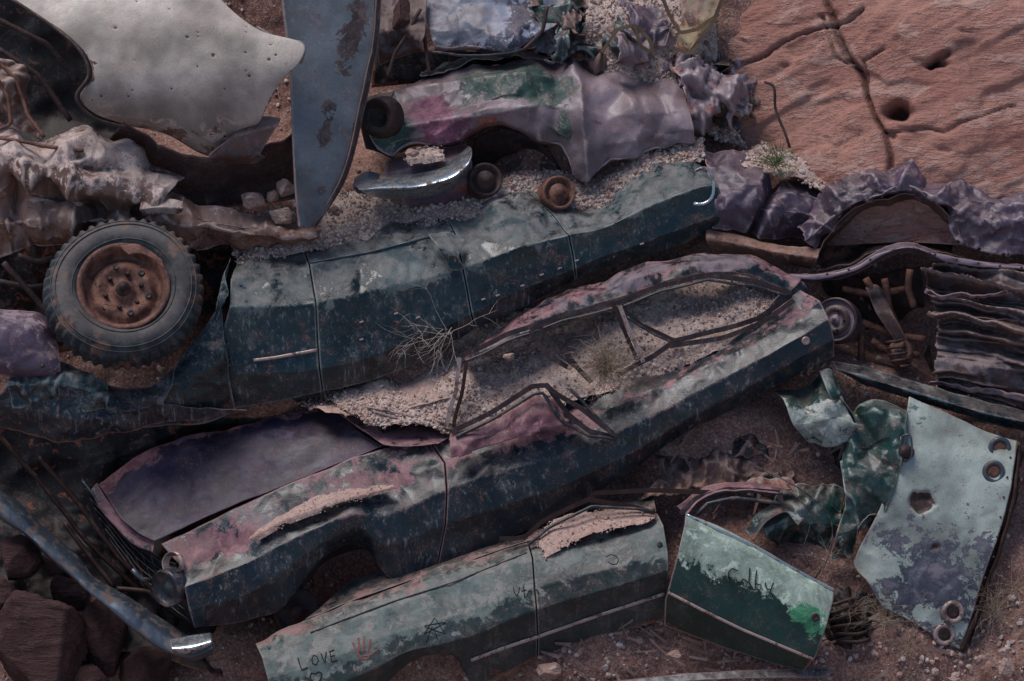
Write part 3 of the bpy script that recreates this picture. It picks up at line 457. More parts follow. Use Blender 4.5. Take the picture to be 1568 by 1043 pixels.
# ================= CAR D =================
Dd=empty('wrecked_coupe',820,170,-.5)
Dc=[[(556,152),(556,175),(562,202),(578,226),(602,240),(615,235)],[(600,132),(600,155),(606,182),(616,210),(632,228),(640,222)],[(655,104),(652,138),(655,175),(660,203),(668,220),(672,215)],[(730,84),(728,115),(725,145),(722,170),(718,200),(722,205)],[(800,76),(795,105),(786,135),(778,160),(768,183),(772,192)],[(845,71),(842,110),(836,150),(830,180),(822,203),(824,212)],[(872,70),(875,118),(872,165),(868,208),(862,240),(862,240)],[(900,74),(900,120),(896,170),(893,225),(886,268),(888,262)],[(950,82),(960,130),(965,170),(968,210),(965,243),(965,238)],[(1000,90),(1010,130),(1018,165),(1022,200),(1015,228),(1015,222)],[(1045,95),(1055,130),(1062,160),(1068,190),(1070,209),(1068,205)]]
def dfn(S,Q,A,N):
    x=Q[...,0]; y=Q[...,1]; z=0; x=x+14*fbm(S*2.5,3,3)
    for cx,sl,w,am in [(886,.10,14,.06),(852,-.05,24,-.07),(925,.15,22,-.03),(965,.2,9,.015),(1020,.3,9,-.02)]: z=z+am*np.exp(-(np.abs(x-cx-sl*(y-150))/w)**1.5)
    for cy,sl,w,am in [(118,-.25,9,.035),(145,-.2,14,-.05),(172,-.35,8,.03)]: z=z+am*np.exp(-(np.abs(y-cy-sl*(x-720)*.5)/w)**1.5)*np.clip((860-x)/60,0,1)
    return S+N*z[...,None],A
sDD=panel(Dd,'body_side','D',Dc,[-.85,-.6,-.45,-.42,-.48,-.9],(.12,-.12),[(.0,.0,.1),(.15,.1,.1),(.1,.1,.05),(.1,.1,.1),(.0,.2,.2),(0,0,.3)],cols=True,res=.0105,rt=.5,dent=.05,ds=1.8,fold=.026,crum=.042,K=70,fine=.06,
 blobs=[(830,125,48,36,0,.75),(735,118,66,22,0,.6),(770,88,60,10,0,.35),(680,190,48,35,1,.65),(650,150,40,45,1,.5),(600,200,50,40,0,.75),(745,178,30,20,2,.35),(870,190,20,50,0,.3),(930,170,30,60,1,.25),(930,200,30,30,2,.3),(1000,150,25,60,2,.3),(840,200,30,20,0,.4),(700,150,30,14,0,.3)],fn=dfn)
panel(Dd,'crushed_roof','D',[[(640,90),(730,65),(830,55),(870,52),(950,62),(1050,80)],[(640,108),(730,86),(830,73),(875,70),(950,82),(1045,95)]],[-1.15,-.82],(.1,-.12),[(.2,.2,.2),(.3,.2,.1)],crum=.05,K=30,blobs=[(700,90,60,20,0,.5)],res=.011)
panel(Dd,'rear_crush','D',[[(1035,90),(1075,85),(1120,100),(1165,120)],[(1050,130),(1090,125),(1130,135),(1168,150)],[(1060,170),(1095,165),(1130,165),(1160,165)],[(1068,205),(1095,200),(1120,195),(1140,185)]],[-.65,-.58,-.6,-.8],(0,-.1),[(.3,.2,.3)]*4,res=.0095,crum=.12,K=34,rag=.04,fold=.02)
panel(Dd,'grille_shell','blk',[[(545,150),(556,140),(600,130)],[(548,185),(556,185),(575,190)],[(556,222),(575,228),(602,242)]],[-.7,-.5,-.5],(0,.1),res=.014)
lathe(Dd,'headlamp_rim','blk',[(.07,.0),(.10,.02),(.13,.03),(.145,-.02),(.15,-.1)],(577,176,-.30),(-.45,-.05,.9),36); lathe(Dd,'headlamp_bowl','blk',[(0,-.08),(.05,-.07),(.085,-.03),(.1,.01)],(577,176,-.29),(-.45,-.05,.9),32)
panel(Dd,'front_valance','G',[[(590,238),(640,225),(690,215),(712,212)],[(585,262),(640,250),(700,238),(722,240)],[(610,300),(650,290),(700,285),(722,275)],[(630,322),(660,322),(700,318),(720,300)]],[-.5,-.38,-.36,-.5],(0,-.05),[(.1,.1,.4)]*4,res=.012,crum=.015,K=8)
Bp=empty('chrome_bumper',630,270,-.2)
panel(Bp,'bumper_bar','chrome',[[(545,270),(575,261),(620,258),(670,244),(700,226),(712,216)],[(543,280),(580,271),(630,268),(682,254),(710,236),(721,224)],[(550,290),(585,288),(635,286),(690,272),(715,252),(722,236)],[(560,297),(590,302),(640,300),(690,287),(712,267),(718,245)]],[-.50,-.26,-.14,-.40],(.05,-.05),dent=.014,res=.009,rt=.9,fold=.006)
panel(Bp,'bumper_end','chrome2',[[(540,268),(560,258),(580,262)],[(538,285),(556,280),(576,276)],[(545,295),(560,296),(575,292)]],[-.3,-.2,-.26],(0,0),res=.009)
gtp=panel(None,'gravel_patch','gravel',[[(618,228),(645,222),(680,222)],[(615,240),(645,236),(682,232)],[(620,252),(650,248),(680,242)]],[-.40,-.3,-.3],(0,0),dent=.02,fold=0,ds=9,res=.009,thick=0,rag=.03); gravel_on(gtp,350,.003,.012,3,77)
for k,(x,y,r) in enumerate([(742,272,27),(856,292,25)]): lathe(Dd,'brake_drum_%d'%k,'rustd' if k==0 else 'rust',[(0,.06),(.03,.06),(.035,.03),(.06,.03),(.07,.0),(.09,.0),(.10,.03),(.118,.03),(.122,.0),(.122,-.15)],(x,y,-.42),(.25,.15,1),36)
panel(Dd,'wheel_housing','rustd',[[(725,205),(770,190),(825,210),(860,250)],[(715,260),(770,255),(820,260),(865,270)],[(720,300),(770,295),(830,290),(900,280)]],[-.75,-.95,-.7],(0,0),res=.02,crum=.03,K=10)
panel(Dd,'wheel_housing_lip','R',[[(770,240),(810,225),(850,235)],[(775,280),(815,275),(860,272)],[(800,300),(830,305),(860,300)]],[-.8,-.72,-.75],(0,0),[(.2,.1,.3)]*3,res=.014,crum=.03,K=6)
# ================= CAR E (white fender) =================
E=empty('white_wrecked_car',260,100,.1)
def holes(S,Q,A,N):
    rg=np.random.default_rng(5)
    for i in range(40):
        cx,cy=[(180,45),(330,88),(415,95),(345,210),(200,150),(290,60),(385,120),(150,100)][i] if i<8 else (rg.uniform(140,440),rg.uniform(0,220))
        r=rg.uniform(1.5,3.) if i<8 else rg.uniform(.6,1.5); g=np.exp(-((Q[...,0]-cx)**2+(Q[...,1]-cy)**2)/r**2); A[...,2]+=g*1.5; S=S-N*(g*.008)[...,None]
    return S,A
sE=panel(E,'fender','E',[[(-20,-60),(110,-60),(210,-60),(290,-60)],[(30,8),(140,-5),(250,-10),(345,5)],[(92,45),(190,40),(290,35),(400,48)],[(135,85),(230,82),(340,76),(466,70)],[(146,118),(240,120),(340,118),(464,96)],[(126,152),(230,155),(335,162),(432,130)],[(148,178),(230,186),(312,208),(402,182)],[(190,192),(250,206),(322,240),(388,212)]],[-.10,.05,.16,.22,.24,.20,.08,-.10],(-.04,.0),[(.1,.1,0),(.05,.05,0),(-.1,.0,0),(-.1,0,0),(.0,0,0),(.25,0,0),(.45,.25,.05),(.6,.5,.3)],res=.0095,rt=1,dent=.016,ds=1.2,fold=.003,fine=.03,edge=.5,fn=holes,blobs=[(145,120,20,40,2,.3),(210,100,40,60,0,.2),(300,190,60,25,1,.2)])
tube(E,'fender_lip','R',[(20,0,.06),(88,46,.13),(128,82,.18),(141,118,.2),(122,152,.2),(146,182,.13),(195,196,.02)],.013)
tube(E,'fender_corner_bead','E',[(395,44,.12),(430,64,.17),(466,70,.2),(467,85,.2),(462,100,.2)],.013)
panel(E,'bumper_bracket','R',[[(385,180),(410,178),(430,182)],[(350,215),(385,205),(425,195)],[(320,240),(360,240),(400,235)],[(350,248),(385,250),(405,240)]],[.0,.08,.05,-.1],(0,0),[(.0,.5,.1)]*4,res=.01,dent=.01)
panel(E,'inner_fender','blk',[[(-40,-60),(60,-60),(160,-30)],[(-40,60),(60,60),(160,100)],[(-40,160),(60,170),(180,200)],[(-30,230),(100,220),(230,230)]],[-.55,-.7,-.75,-.6],(0,.1),res=.02,crum=.05,K=16,at=[(.3,.2,.2)]*4)  # added near-black sheet; paints the shade of the void behind the fender
rails(E,'inner_frame',[([(-20,20),(60,60),(110,120)],0),([(-10,70),(50,110),(100,180)],.05)],-.35,.02,'rustd')
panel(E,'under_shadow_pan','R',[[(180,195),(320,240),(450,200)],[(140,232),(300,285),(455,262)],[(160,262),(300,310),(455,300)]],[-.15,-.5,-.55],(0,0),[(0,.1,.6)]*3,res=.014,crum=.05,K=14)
# ================= slab M =================
Mm=empty('detached_hood_panel',500,150,0)
panel(Mm,'hood_skin','M',[[(424,-60),(500,-60),(574,-60)],[(438,60),(505,60),(571,60)],[(446,150),(500,155),(549,160)],[(450,240),(490,250),(524,265)],[(454,310),(482,315),(500,320)],[(460,348),(470,350),(478,346)]],[-.05,-.02,.0,.02,.03,.03],(.02,-.12),[(.1,.2,0),(.1,.2,0),(.0,.1,0),(.1,.1,.05),(.0,0,.1),(.2,0,.1)],res=.01,rt=1,dent=.016,edge=.35,
 blobs=[(520,60,25,40,0,.3),(505,170,22,34,0,.6),(495,215,14,20,0,.45),(485,290,20,30,0,.5),(545,20,20,80,0,.5),(520,110,25,20,0,.35)],thick=.02)
panel(Mm,'hood_frame','M',[[(573,-60),(572,60),(550,160),(525,265),(480,348)],[(580,-60),(578,65),(556,168),(528,275),(482,350)]],[-.11,-.22],(0,.05),[(.6,.2,.4)]*2,res=.012)
# ================= CAR F =================
Ff=empty('crumpled_tan_car',180,290,-.1)
panel(Ff,'crushed_fender','F',[[(-20,188),(60,208),(140,213),(200,235),(262,285)],[(-20,225),(60,240),(140,245),(200,268),(258,298)],[(-20,262),(60,272),(130,284),(190,296),(245,312)],[(-20,300),(60,304),(130,312),(195,322),(250,332)],[(-20,345),(60,338),(130,338),(210,338),(300,348)],[(-20,390),(60,380),(140,374),(220,358),(310,364)]],[-.25,-.02,.04,-.12,-.04,-.15],(.1,-.1),[(.5,.1,.1),(.75,0,.0),(.4,.1,.1),(.1,.3,.2),(.1,.5,.1),(.0,.5,.3)],res=.0095,crum=.14,K=44,dent=.05,fold=.03)
panel(Ff,'crushed_door','F',[[(262,288),(300,305),(350,318),(420,336),(492,345)],[(240,312),(300,325),(355,338),(425,350),(492,352)],[(225,335),(300,348),(360,358),(430,362),(490,360)],[(300,388),(330,384),(370,386),(430,378),(470,372)]],[-.25,-.12,-.1,-.3],(.05,-.05),[(.4,.1,.0),(.1,.3,.1),(.0,.5,.2),(0,.3,.5)],res=.0095,crum=.065,K=26)
panel(Ff,'lamp_bezel','E',[[(217,305),(245,302),(280,308)],[(215,322),(245,318),(282,320)],[(220,332),(245,330),(278,326)]],[.0,.06,.0],(0,0),[(.5,.2,.3)]*3,res=.009,crum=.012,K=5)
rails(Ff,'bent_frame_rail',[([(-10,90),(20,120),(40,175),(65,210)],0),([(-10,110),(10,150),(15,190),(-10,200)],.05),([(-10,210),(60,222),(130,232)],.15)],-.1,.014,'rust')
panel(Ff,'dash_panel','F',[[(-20,85),(15,95),(35,140)],[(-20,130),(20,150),(55,200)],[(-20,185),(20,195),(70,215)]],[-.2,-.1,-.15],(0,-.1),[(.3,.4,.2)]*3,res=.011,crum=.09,K=16)
panel(Ff,'lower_cavity','blk',[[(-30,370),(100,360),(330,375),(420,372)],[(-30,480),(80,440),(330,420),(400,400)],[(-30,560),(80,540),(330,480),(380,450)]],[-.3,-.5,-.55],(0,0),[(.4,.2,.4)]*3,res=.018,crum=.07,K=24)  # black underlay sheet, added so the hollow reads as shaded
rails(Ff,'cavity_strut',[([(-10,430),(40,440),(90,430)],0),([(0,400),(60,470),(80,480)],.1),([(20,390),(50,400),(110,385)],.05)],-.3,.022,'rustd')
for k,(x,y,r) in enumerate([(385,305,21),(434,288,19),(432,330,22),(455,312,11),(415,300,11)]): boulder('rock','rk2',(x,y,-.16),(r,r*.9,r),30+k)
Nn=empty('wrecked_car_fender',50,525,.35)
panel(Nn,'fender_skin','G',[[(-30,468),(20,470),(60,474),(86,500)],[(-30,495),(20,492),(65,500),(95,530)],[(-30,525),(25,528),(65,540),(100,550)],[(-30,560),(30,565),(65,570),(100,566)],[(-30,580),(30,582),(70,578),(98,572)]],[.1,.26,.34,.32,.18],(.1,-.05),[(.5,0,0),(.5,0,0),(.3,0,0),(.4,0,0),(.1,0,.2)],res=.01,rt=1,dent=.03,fold=.03,crum=.025,K=12)
lathe(Nn,'trim_bolt','rustd',[(0,.02),(.012,.018),(.016,0)],(75,560,.36),(0,0,1),10)
# ================= G right mauve car =================
Gg=empty('crushed_mauve_car',1330,330,-.5)
panel(Gg,'door_skin','G',[[(1085,222),(1130,232),(1180,245),(1225,258),(1290,292)],[(1090,258),(1150,268),(1190,275),(1232,285),(1275,300)],[(1093,300),(1150,310),(1182,318),(1230,322),(1255,330)],[(1095,345),(1140,352),(1180,362),(1230,370),(1258,376)]],[-.75,-.5,-.40,-.5],(.08,-.0),[(.1,.1,.3),(.2,0,.2),(.1,.05,.2),(.0,.2,.3)],res=.009,crum=.09,K=26,dent=.04,fold=.02,blobs=[(1265,315,20,15,0,.5)],
 fn=lambda S,Q,A,N:(S-N*(.09*np.exp(-((Q[...,0]-1188+.45*(Q[...,1]-290))/7)**2))[...,None],A))
panel(Gg,'sill','R',[[(1085,350),(1140,358),(1200,372),(1262,380)],[(1085,362),(1140,374),(1200,386),(1258,394)],[(1100,385),(1140,392),(1200,404),(1250,408)]],[-.42,-.36,-.5],(0,.05),[(.6,0,0),(.5,0,0),(.2,0,.2)],res=.011,crum=.015)
panel(Gg,'quarter_panel','G',[[(1215,330),(1270,290),(1335,262),(1400,252),(1470,270),(1520,272),(1600,270)],[(1228,350),(1280,305),(1335,280),(1402,270),(1460,292),(1520,300),(1600,300)],[(1238,368),(1290,325),(1340,300),(1402,288),(1455,312),(1520,335),(1600,340)],[(1255,380),(1288,345),(1340,312),(1402,296),(1450,320),(1478,376),(1600,398)]],[-.55,-.36,-.30,-.38],(.0,.12),[(.3,0,.2),(.25,.0,.0),(.05,0,.1),(0,.2,.3)],res=.009,crum=.085,K=70,dent=.04,fold=.02,rag=.015)
panel(Gg,'wheel_housing','R',[[(1255,380),(1290,340),(1340,308),(1402,294),(1452,320),(1480,370)],[(1262,388),(1300,358),(1345,330),(1402,318),(1450,340),(1475,375)],[(1270,402),(1310,385),(1350,360),(1400,350),(1450,365),(1478,385)],[(1262,415),(1310,402),(1352,378),(1400,370),(1450,385),(1490,395)]],[-.36,-.78,-.8,-.45],(.0,.1),[(.2,.0,.2),(.5,0,0),(.5,0,0),(.4,0,0)],res=.012,dent=.02,crum=.02,K=30)
panel(Gg,'lower_lip','G',[[(1200,412),(1250,414),(1310,402),(1352,378),(1400,368),(1450,384),(1520,396),(1600,402)],[(1200,422),(1252,424),(1312,412),(1356,388),(1400,378),(1450,394),(1520,406),(1600,412)],[(1230,432),(1256,434),(1318,422),(1360,398),(1400,388),(1450,404),(1520,416),(1600,420)]],[-.36,-.28,-.4],(0,.12),[(.2,0,.2)]*3,res=.01,dent=.02,fold=.02,crum=.014,K=40)
for k,x in enumerate(range(1270,1568,33)): lathe(Gg,'rivet_%d'%k,'rustd',[(0,.01),(.008,.008),(.01,0)],(x,np.interp(x,[1250,1310,1352,1400,1450,1520,1600],[423,411,388,379,394,406,412]),-.2+.12*(x-1200)/400),(0,0,1),8)
# ================= H =================
Hh=empty('crushed_car_stack',1500,510,-.4)
def hfn(S,Q,A,N):
    w=.07*fbm(S*2.5,9,3); y=S[...,1]+.22*S[...,0]+w; z=0
    for k,(f,am) in enumerate([(9,.10),(17,.06),(34,.03)]):
        n=vn(np.stack([S[...,0]*1.3+k,y*f,0*y+k*5.5],-1),60+k); z=z+am*(np.clip(1-np.abs(n)*2.4,-.5,1))
    A[...,1]+=.5*vn(np.stack([S[...,0]*.5,y*7,0*y+2],-1),71); A[...,0]+=.6*np.clip(vn(np.stack([S[...,0]*.5,y*9,0*y+9],-1),73),0,1)
    return S+N*z[...,None],A
panel(Hh,'compressed_layers','R',[[(1418,405),(1490,410),(1620,418)],[(1430,450),(1500,455),(1620,460)],[(1440,500),(1505,505),(1620,515)],[(1436,550),(1500,562),(1620,575)],[(1445,605),(1510,612),(1620,632)]],[-.4,-.3,-.28,-.3,-.4],(0,.15),[(.1,.3,.2),(.3,.3,.1),(.0,.4,.2),(.1,.4,.2),(.0,.5,.3)],res=.009,dent=.05,crum=.04,K=40,fold=.02,rag=.05,fn=hfn)
for k,(y,sl) in enumerate([(440,4),(478,12),(585,16)]):
    panel(Hh,'sheet_edge_%d'%k,'R' if k%2 else 'G',[[(1425+3*k,y),(1500,y+5+sl*.4),(1620,y+8+sl)],[(1422+3*k,y+6),(1500,y+11+sl*.4),(1620,y+15+sl)]],[-.22,-.25],(-.05,.15),[(.3*(k%3),.4,.3)]*2,res=.010,dent=.07,ds=4,crum=.03,K=12)
panel(Hh,'axle_cavity','rustd',[[(1230,430),(1330,420),(1430,410)],[(1240,500),(1330,500),(1440,500)],[(1270,560),(1350,580),(1450,600)]],[-.75,-.95,-.75],(0,0),res=.014,crum=.08,K=40)
lathe(Hh,'brake_drum','G',[(0,.05),(.02,.05),(.03,.02),(.05,.015),(.06,.03),(.1,.03),(.11,.0),(.13,.0),(.14,.03),(.155,.03),(.16,-.0),(.155,-.02),(.16,-.04),(.155,-.06),(.16,-.08),(.15,-.16)],(1286,490,-.32),(-.35,.1,1),44)
for k in range(5):
    a=k*math.tau/5; lathe(Hh,'drum_stud_%d'%k,'rustd',[(0,.03),(.008,.03),(.01,0)],(1286+16*math.cos(a)-3,490+16*math.sin(a),-.29),(-.3,.1,1),8)
rails(Hh,'suspension_arm',[([(1335,425),(1350,455),(1375,495),(1385,535)],.1),([(1365,425),(1372,470),(1390,510)],.08),([(1320,490),(1350,500),(1395,515),(1430,520)],.05),([(1405,410),(1400,440),(1410,470)],.1),([(1310,470),(1330,500),(1330,560)],.0),([(1345,520),(1375,540),(1420,545)],.05),([(1300,440),(1345,450),(1400,440)],.0)],-.55,.026,'rust')
panel(Hh,'control_arm','R',[[(1335,440),(1350,435),(1362,445)],[(1350,480),(1365,480),(1378,485)],[(1378,520),(1390,520),(1400,525)]],[-.45,-.36,-.4],(0,0),[(.3,.3,.2)]*3,res=.01,dent=.02)
lathe(Hh,'coil_spring_cup','rust',[(.0,.04),(.03,.05),(.05,.02),(.07,.03),(.09,0),(.085,-.1)],(1388,537,-.42),(-.2,.4,1),28)
hx=[(1378+14*math.cos(t*.9)+t*.4,520+t*1.4,-.4+.06*math.sin(t*.9)) for t in np.linspace(0,30,60)]; tube(Hh,'coil_spring','rustd',hx,.010,n=200)
panel(Hh,'chassis_rail','B',[[(1278,552),(1340,566),(1420,590),(1500,612),(1620,640)],[(1282,565),(1340,582),(1420,606),(1500,630),(1620,656)],[(1300,575),(1345,595),(1420,618),(1500,645),(1620,672)]],[-.25,-.12,-.2],(0,.1),[(.4,.1,.1),(.2,0,.2),(0,0,.2)],res=.011,dent=.02,crum=.02)
# ================= I trunk lid =================
Ii=empty('rusted_trunk_lid',1430,800,.2)
def ifn(S,Q,A,N):
    n=fbm(S*9,3,3)
    for cx,cy,r,dd in [(1408,768,20,.05),(1428,835,11,.02)]:
        d=np.hypot((Q[...,0]-cx)/r,(Q[...,1]-cy)/(r*.75))+.9*n; g=np.clip(1.6-1.4*d,0,1); A[...,2]+=g*1.2; S=S-N*(g*dd)[...,None]
    return S,A
sI=panel(Ii,'lid_skin','I',[[(1394,606),(1450,630),(1500,652),(1557,676)],[(1385,650),(1438,668),(1492,688),(1550,712)],[(1372,695),(1430,710),(1490,730),(1543,752)],[(1345,775),(1405,790),(1465,808),(1525,815)],[(1303,858),(1370,870),(1432,885),(1500,878)],[(1325,890),(1380,915),(1425,930),(1482,935)],[(1345,925),(1390,948),(1425,970),(1463,990)]],[.0,.08,.12,.18,.24,.28,.28],(-.03,.0),[(-.1,.3,0),(-.1,.1,0),(0.,.1,.05),(.4,.1,.1),(.55,.0,.1),(.5,.0,.15),(.45,.1,.15)],res=.010,dent=.04,crum=.018,K=40,fold=.016,edge=.3,fn=ifn,thick=.02,blobs=[(1420,890,50,40,0,.2),(1330,865,25,20,0,-.6),(1400,640,25,30,1,.4),(1450,700,40,30,0,-.3),(1480,780,30,20,0,.25),(1425,745,25,12,0,.25)])
for k,(x,y) in enumerate([(1530,686),(1519,722),(1452,933),(1440,967)]):
    q=drape(sI,[(x,y)],.008)[0]
    lathe(Ii,'lamp_ring_%d'%k,'trim' if k>1 else 'chrome2',[(.035,-.01),(.05,.006),(.062,.014),(.074,.01),(.08,-.01)],q,(.1,-.05,1),28); lathe(Ii,'lamp_hole_%d'%k,'rust' if k<2 else 'rustd',[(0,-.002),(.02,.001),(.04,.004),(.045,-.01)],q,(.1,-.05,1),24)
tube(Ii,'lid_edge_flange','blk',[(1560,678,.0),(1550,755,.1),(1535,815,.15),(1508,880,.2),(1490,935,.25),(1466,992,.25)],.018,wob=.01)
for k in range(10): q=drape(sI,[(np.interp(k,[0,5,9],[1545,1515,1462]),np.interp(k,[0,5,9],[700,850,975]))],.004)[0]; lathe(Ii,'edge_bolt_%d'%k,'rustd',[(0,.006),(.006,.005),(.008,-.002)],q,(0,0,1),8)
panel(Ii,'lid_underside','blk',[[(1400,610),(1560,680)],[(1310,860),(1515,885)],[(1350,925),(1470,1000)]],[-.2,-.05,.05],(0,0),res=.03)
panel(Ii,'side_flange','blk',[[(1560,680),(1545,760),(1515,870),(1478,985)],[(1580,700),(1560,790),(1535,880),(1500,960)]],[.05,-.3],(0,.15),[(.3,.3,.1)]*2,res=.014,crum=.02)
# ================= J crumpled green =================
Jj=empty('crumpled_green_car',1270,720,.1)
panel(Jj,'torn_sheet','J',[[(1188,600),(1225,590),(1258,572),(1270,566)],[(1200,622),(1235,618),(1268,608),(1285,600)],[(1212,650),(1250,645),(1285,640),(1312,655)],[(1238,682),(1262,684),(1292,676),(1315,660)]],[-.12,.08,.15,.05],(0,0),[(-.2,0,.0),(.4,0,0),(.8,0,0),(.6,0,.1)],res=.009,crum=.07,K=8,dent=.02,fold=.02)
panel(Jj,'folded_panel','J',[[(1255,570),(1270,565),(1282,580)],[(1265,600),(1280,600),(1290,615)],[(1285,640),(1300,645),(1312,650)]],[.0,.1,.05],(0,0),[(.1,.2,0)]*3,res=.01,crum=.03,K=4)
panel(Jj,'crushed_body','J',[[(1285,665),(1310,635),(1340,618),(1385,638)],[(1283,700),(1315,680),(1345,668),(1385,665)],[(1288,735),(1325,725),(1350,712),(1378,700)],[(1290,775),(1320,775),(1345,760),(1365,745)],[(1275,820),(1305,815),(1330,800),(1345,790)],[(1268,855),(1295,852),(1312,835),(1322,815)]],[-.05,.12,.16,.16,.2,.15],(0,0),[(.0,.1,.1),(.15,.1,0),(.0,0,0),(.0,.2,.1),(.3,.2,.3),(.1,.1,.3)],res=.009,crum=.13,K=16,dent=.04,fold=.03)
panel(Jj,'crushed_quarter','J',[[(1190,745),(1230,735),(1270,740),(1295,750)],[(1170,775),(1220,765),(1260,765),(1290,775)],[(1165,810),(1215,800),(1255,800),(1285,805)],[(1190,840),(1220,835),(1250,840),(1270,855)]],[.0,.14,.18,.1],(0,0),[(.1,0,.2),(.0,.2,.1),(.0,0,.2),(0,0,.3)],res=.0095,crum=.09,K=10,fold=.03)
panel(Jj,'wheel_arch_strip','J',[[(1135,810),(1160,780),(1200,765),(1230,790)],[(1150,825),(1170,795),(1200,780),(1220,800)]],[.2,.26],(0,0),[(.4,.2,.3)]*2,res=.01,crum=.01,K=6)
panel(Jj,'rusty_panel','R',[[(1000,690),(1090,675),(1150,685),(1215,705)],[(1010,725),(1100,715),(1160,722),(1215,740)],[(980,765),(1080,748),(1150,752),(1200,765)]],[-.2,-.02,.05],(0,0),[(.5,.2,.1),(.3,.2,.2),(.5,.1,.1)],res=.010,crum=.10,K=28,rag=.06)
panel(Jj,'scrap_sheet','A',[[(1080,650),(1130,640),(1180,648)],[(1090,680),(1140,672),(1190,680)],[(1100,705),(1150,700),(1195,705)]],[-.3,-.1,-.05],(0,0),[(.2,.3,.4)]*3,res=.010,crum=.07,K=8,rag=.04)
panel(Jj,'red_scrap','J',[[(1130,745),(1150,730),(1200,728),(1215,735)],[(1135,755),(1160,745),(1200,742),(1218,752)]],[.1,.18],(0,0),[(.3,.2,.6)]*2,res=.01,crum=.04,K=6)
panel(Jj,'dark_under','blk',[[(1090,640),(1200,610),(1300,600)],[(1080,700),(1200,690),(1320,680)],[(1040,790),(1180,800),(1300,800)],[(1100,850),(1200,880),(1290,880)]],[-.45,-.3,-.25,-.1],(0,0),[(.4,.3,.4)]*4,res=.014,crum=.09,K=36)  # dark underlay added beneath the crushed panels in place of shade
lathe(Jj,'lamp_pod','rustd',[(0,.05),(.03,.045),(.045,.01),(.05,-.08)],(1382,690,.16),(-.4,.2,1),24)
tube(Jj,'oval_lamp','chrome2',[(1376,668,.16),(1388,664,.18),(1392,680,.18),(1390,700,.18),(1380,706,.16),(1376,690,.16),(1376,668,.16)],.008)
tube(Jj,'loose_cable','rail',[(1165,718,.12),(1210,740,.25),(1250,770,.3),(1268,800,.32),(1262,850,.32),(1242,882,.3)],.005); tube(Jj,'loose_wire','rail',[(1200,735,.15),(1235,790,.3),(1225,840,.33),(1240,870,.3)],.003)
tube(Jj,'crushed_spring','blk',[(1285+26*math.cos(t)+t*.5,915+t*1.8,.2+.1*math.sin(t)) for t in np.linspace(0,36,80)],.014,n=240,wob=.03)
panel(Jj,'black_scrap','blk',[[(1250,890),(1290,895),(1330,910)],[(1245,940),(1290,950),(1335,950)],[(1250,990),(1290,1000),(1320,990)]],[.1,.2,.15],(0,0),res=.01,crum=.1,K=26,at=[(.3,.2,.2)]*3,rag=.08)
# ================= K / top clutter =================
Kk=empty('crushed_blue_car',750,30,-.8)
panel(Kk,'hood','K',[[(640,-60),(740,-60),(880,-60)],[(648,0),(740,-5),(868,0)],[(655,35),(745,30),(850,28)],[(665,68),(750,66),(790,66)],[(662,80),(750,78),(780,76)]],[-.9,-.75,-.65,-.62,-.75],(0,0),[(.3,.1,.1),(.3,.0,0),(.35,0,0),(.6,.2,.1),(.9,0,.2)],res=.010,dent=.06,crum=.045,K=26,fold=.03,blobs=[(800,10,30,30,0,.4)])
tube(Kk,'hood_edge_trim','rail',[(655,70,-.56),(720,75,-.55),(780,70,-.58),(810,60,-.6)],.010,wob=.02)
panel(Kk,'under_hood','blk',[[(570,40),(650,60),(800,60),(900,40)],[(560,120),(640,110),(720,90),(860,75)]],[-.95,-1.0],(0,0),res=.02,crum=.04,K=12,at=[(.4,.2,.3)]*2)  # black sheet painting the shade of the gap below the hood
panel(Kk,'brown_scrap','R',[[(565,-30),(610,-30),(650,-20)],[(570,40),(615,35),(645,50)],[(575,90),(600,80),(640,60)]],[-.8,-.6,-.75],(0,0),[(.1,.4,.3)]*3,res=.012,crum=.05,K=8)
rails(Kk,'pipe',[([(645,30),(650,70),(655,105)],0),([(588,110),(600,70),(620,40),(640,0)],.0),([(800,70),(830,40),(840,0)],.1)],-.62,.014,'rustd')
for k,(x,y,w,hh,mt,b_) in enumerate([(830,30,45,30,'K',.4),(880,55,40,25,'B',.3),(905,20,45,30,'blk',.3),(945,45,35,30,'B',.2),(990,20,40,30,'G',.3),(985,65,45,22,'D',.2),(1035,88,38,22,'G',.6),(1080,100,36,30,'G',.3),(1120,130,42,38,'D',.3),(1145,108,28,28,'G',.7),(1150,150,26,26,'R',.4),(1095,60,30,24,'D',.1),(1100,155,40,30,'blk',.3),(1065,75,25,25,'R',.3),(1090,175,40,30,'G',.1),(860,0,40,30,'J',.3),(925,75,30,14,'R',.3),(1125,165,34,20,'K',.5),(870,35,18,30,'R',.3),(1130,85,20,16,'R',.2),(1010,50,24,14,'R',.3),(960,10,26,18,'D',.2)]):
    rg=np.random.default_rng(k+50); j=lambda:rg.uniform(-9,9)
    panel(Kk,'crumpled_scrap_%d'%k,mt,[[(x-w+j(),y-hh+j()),(x+j(),y-hh+j()),(x+w+j(),y-hh+j())],[(x-w+j(),y+j()),(x+j(),y+j()),(x+w+j(),y+j())],[(x-w+j(),y+hh+j()),(x+j(),y+hh+j()),(x+w+j(),y+hh+j())]],[-.95,-.78,-.85],(rg.uniform(-.2,.2),rg.uniform(-.2,.2)),[(b_,.2,.3)]*3,res=.009,crum=.11,K=9,dent=.03,fold=.02,rag=.05,seed=k*3+1)
Yy=empty('rusted_window_frame',1060,30,-.6)
rails(Yy,'frame_bar',[([(1010,-40),(1030,10),(1050,40)],0),([(1115,-20),(1100,20),(1060,72)],0),([(1050,40),(1075,35),(1108,10)],.05),([(1035,62),(1062,72),(1075,58)],.03),([(925,70),(950,35),(975,28),(1000,50),(1005,75)],.02),([(975,28),(985,60),(1000,70)],.04)],-.62,.018,'Y',.5,seg=4)
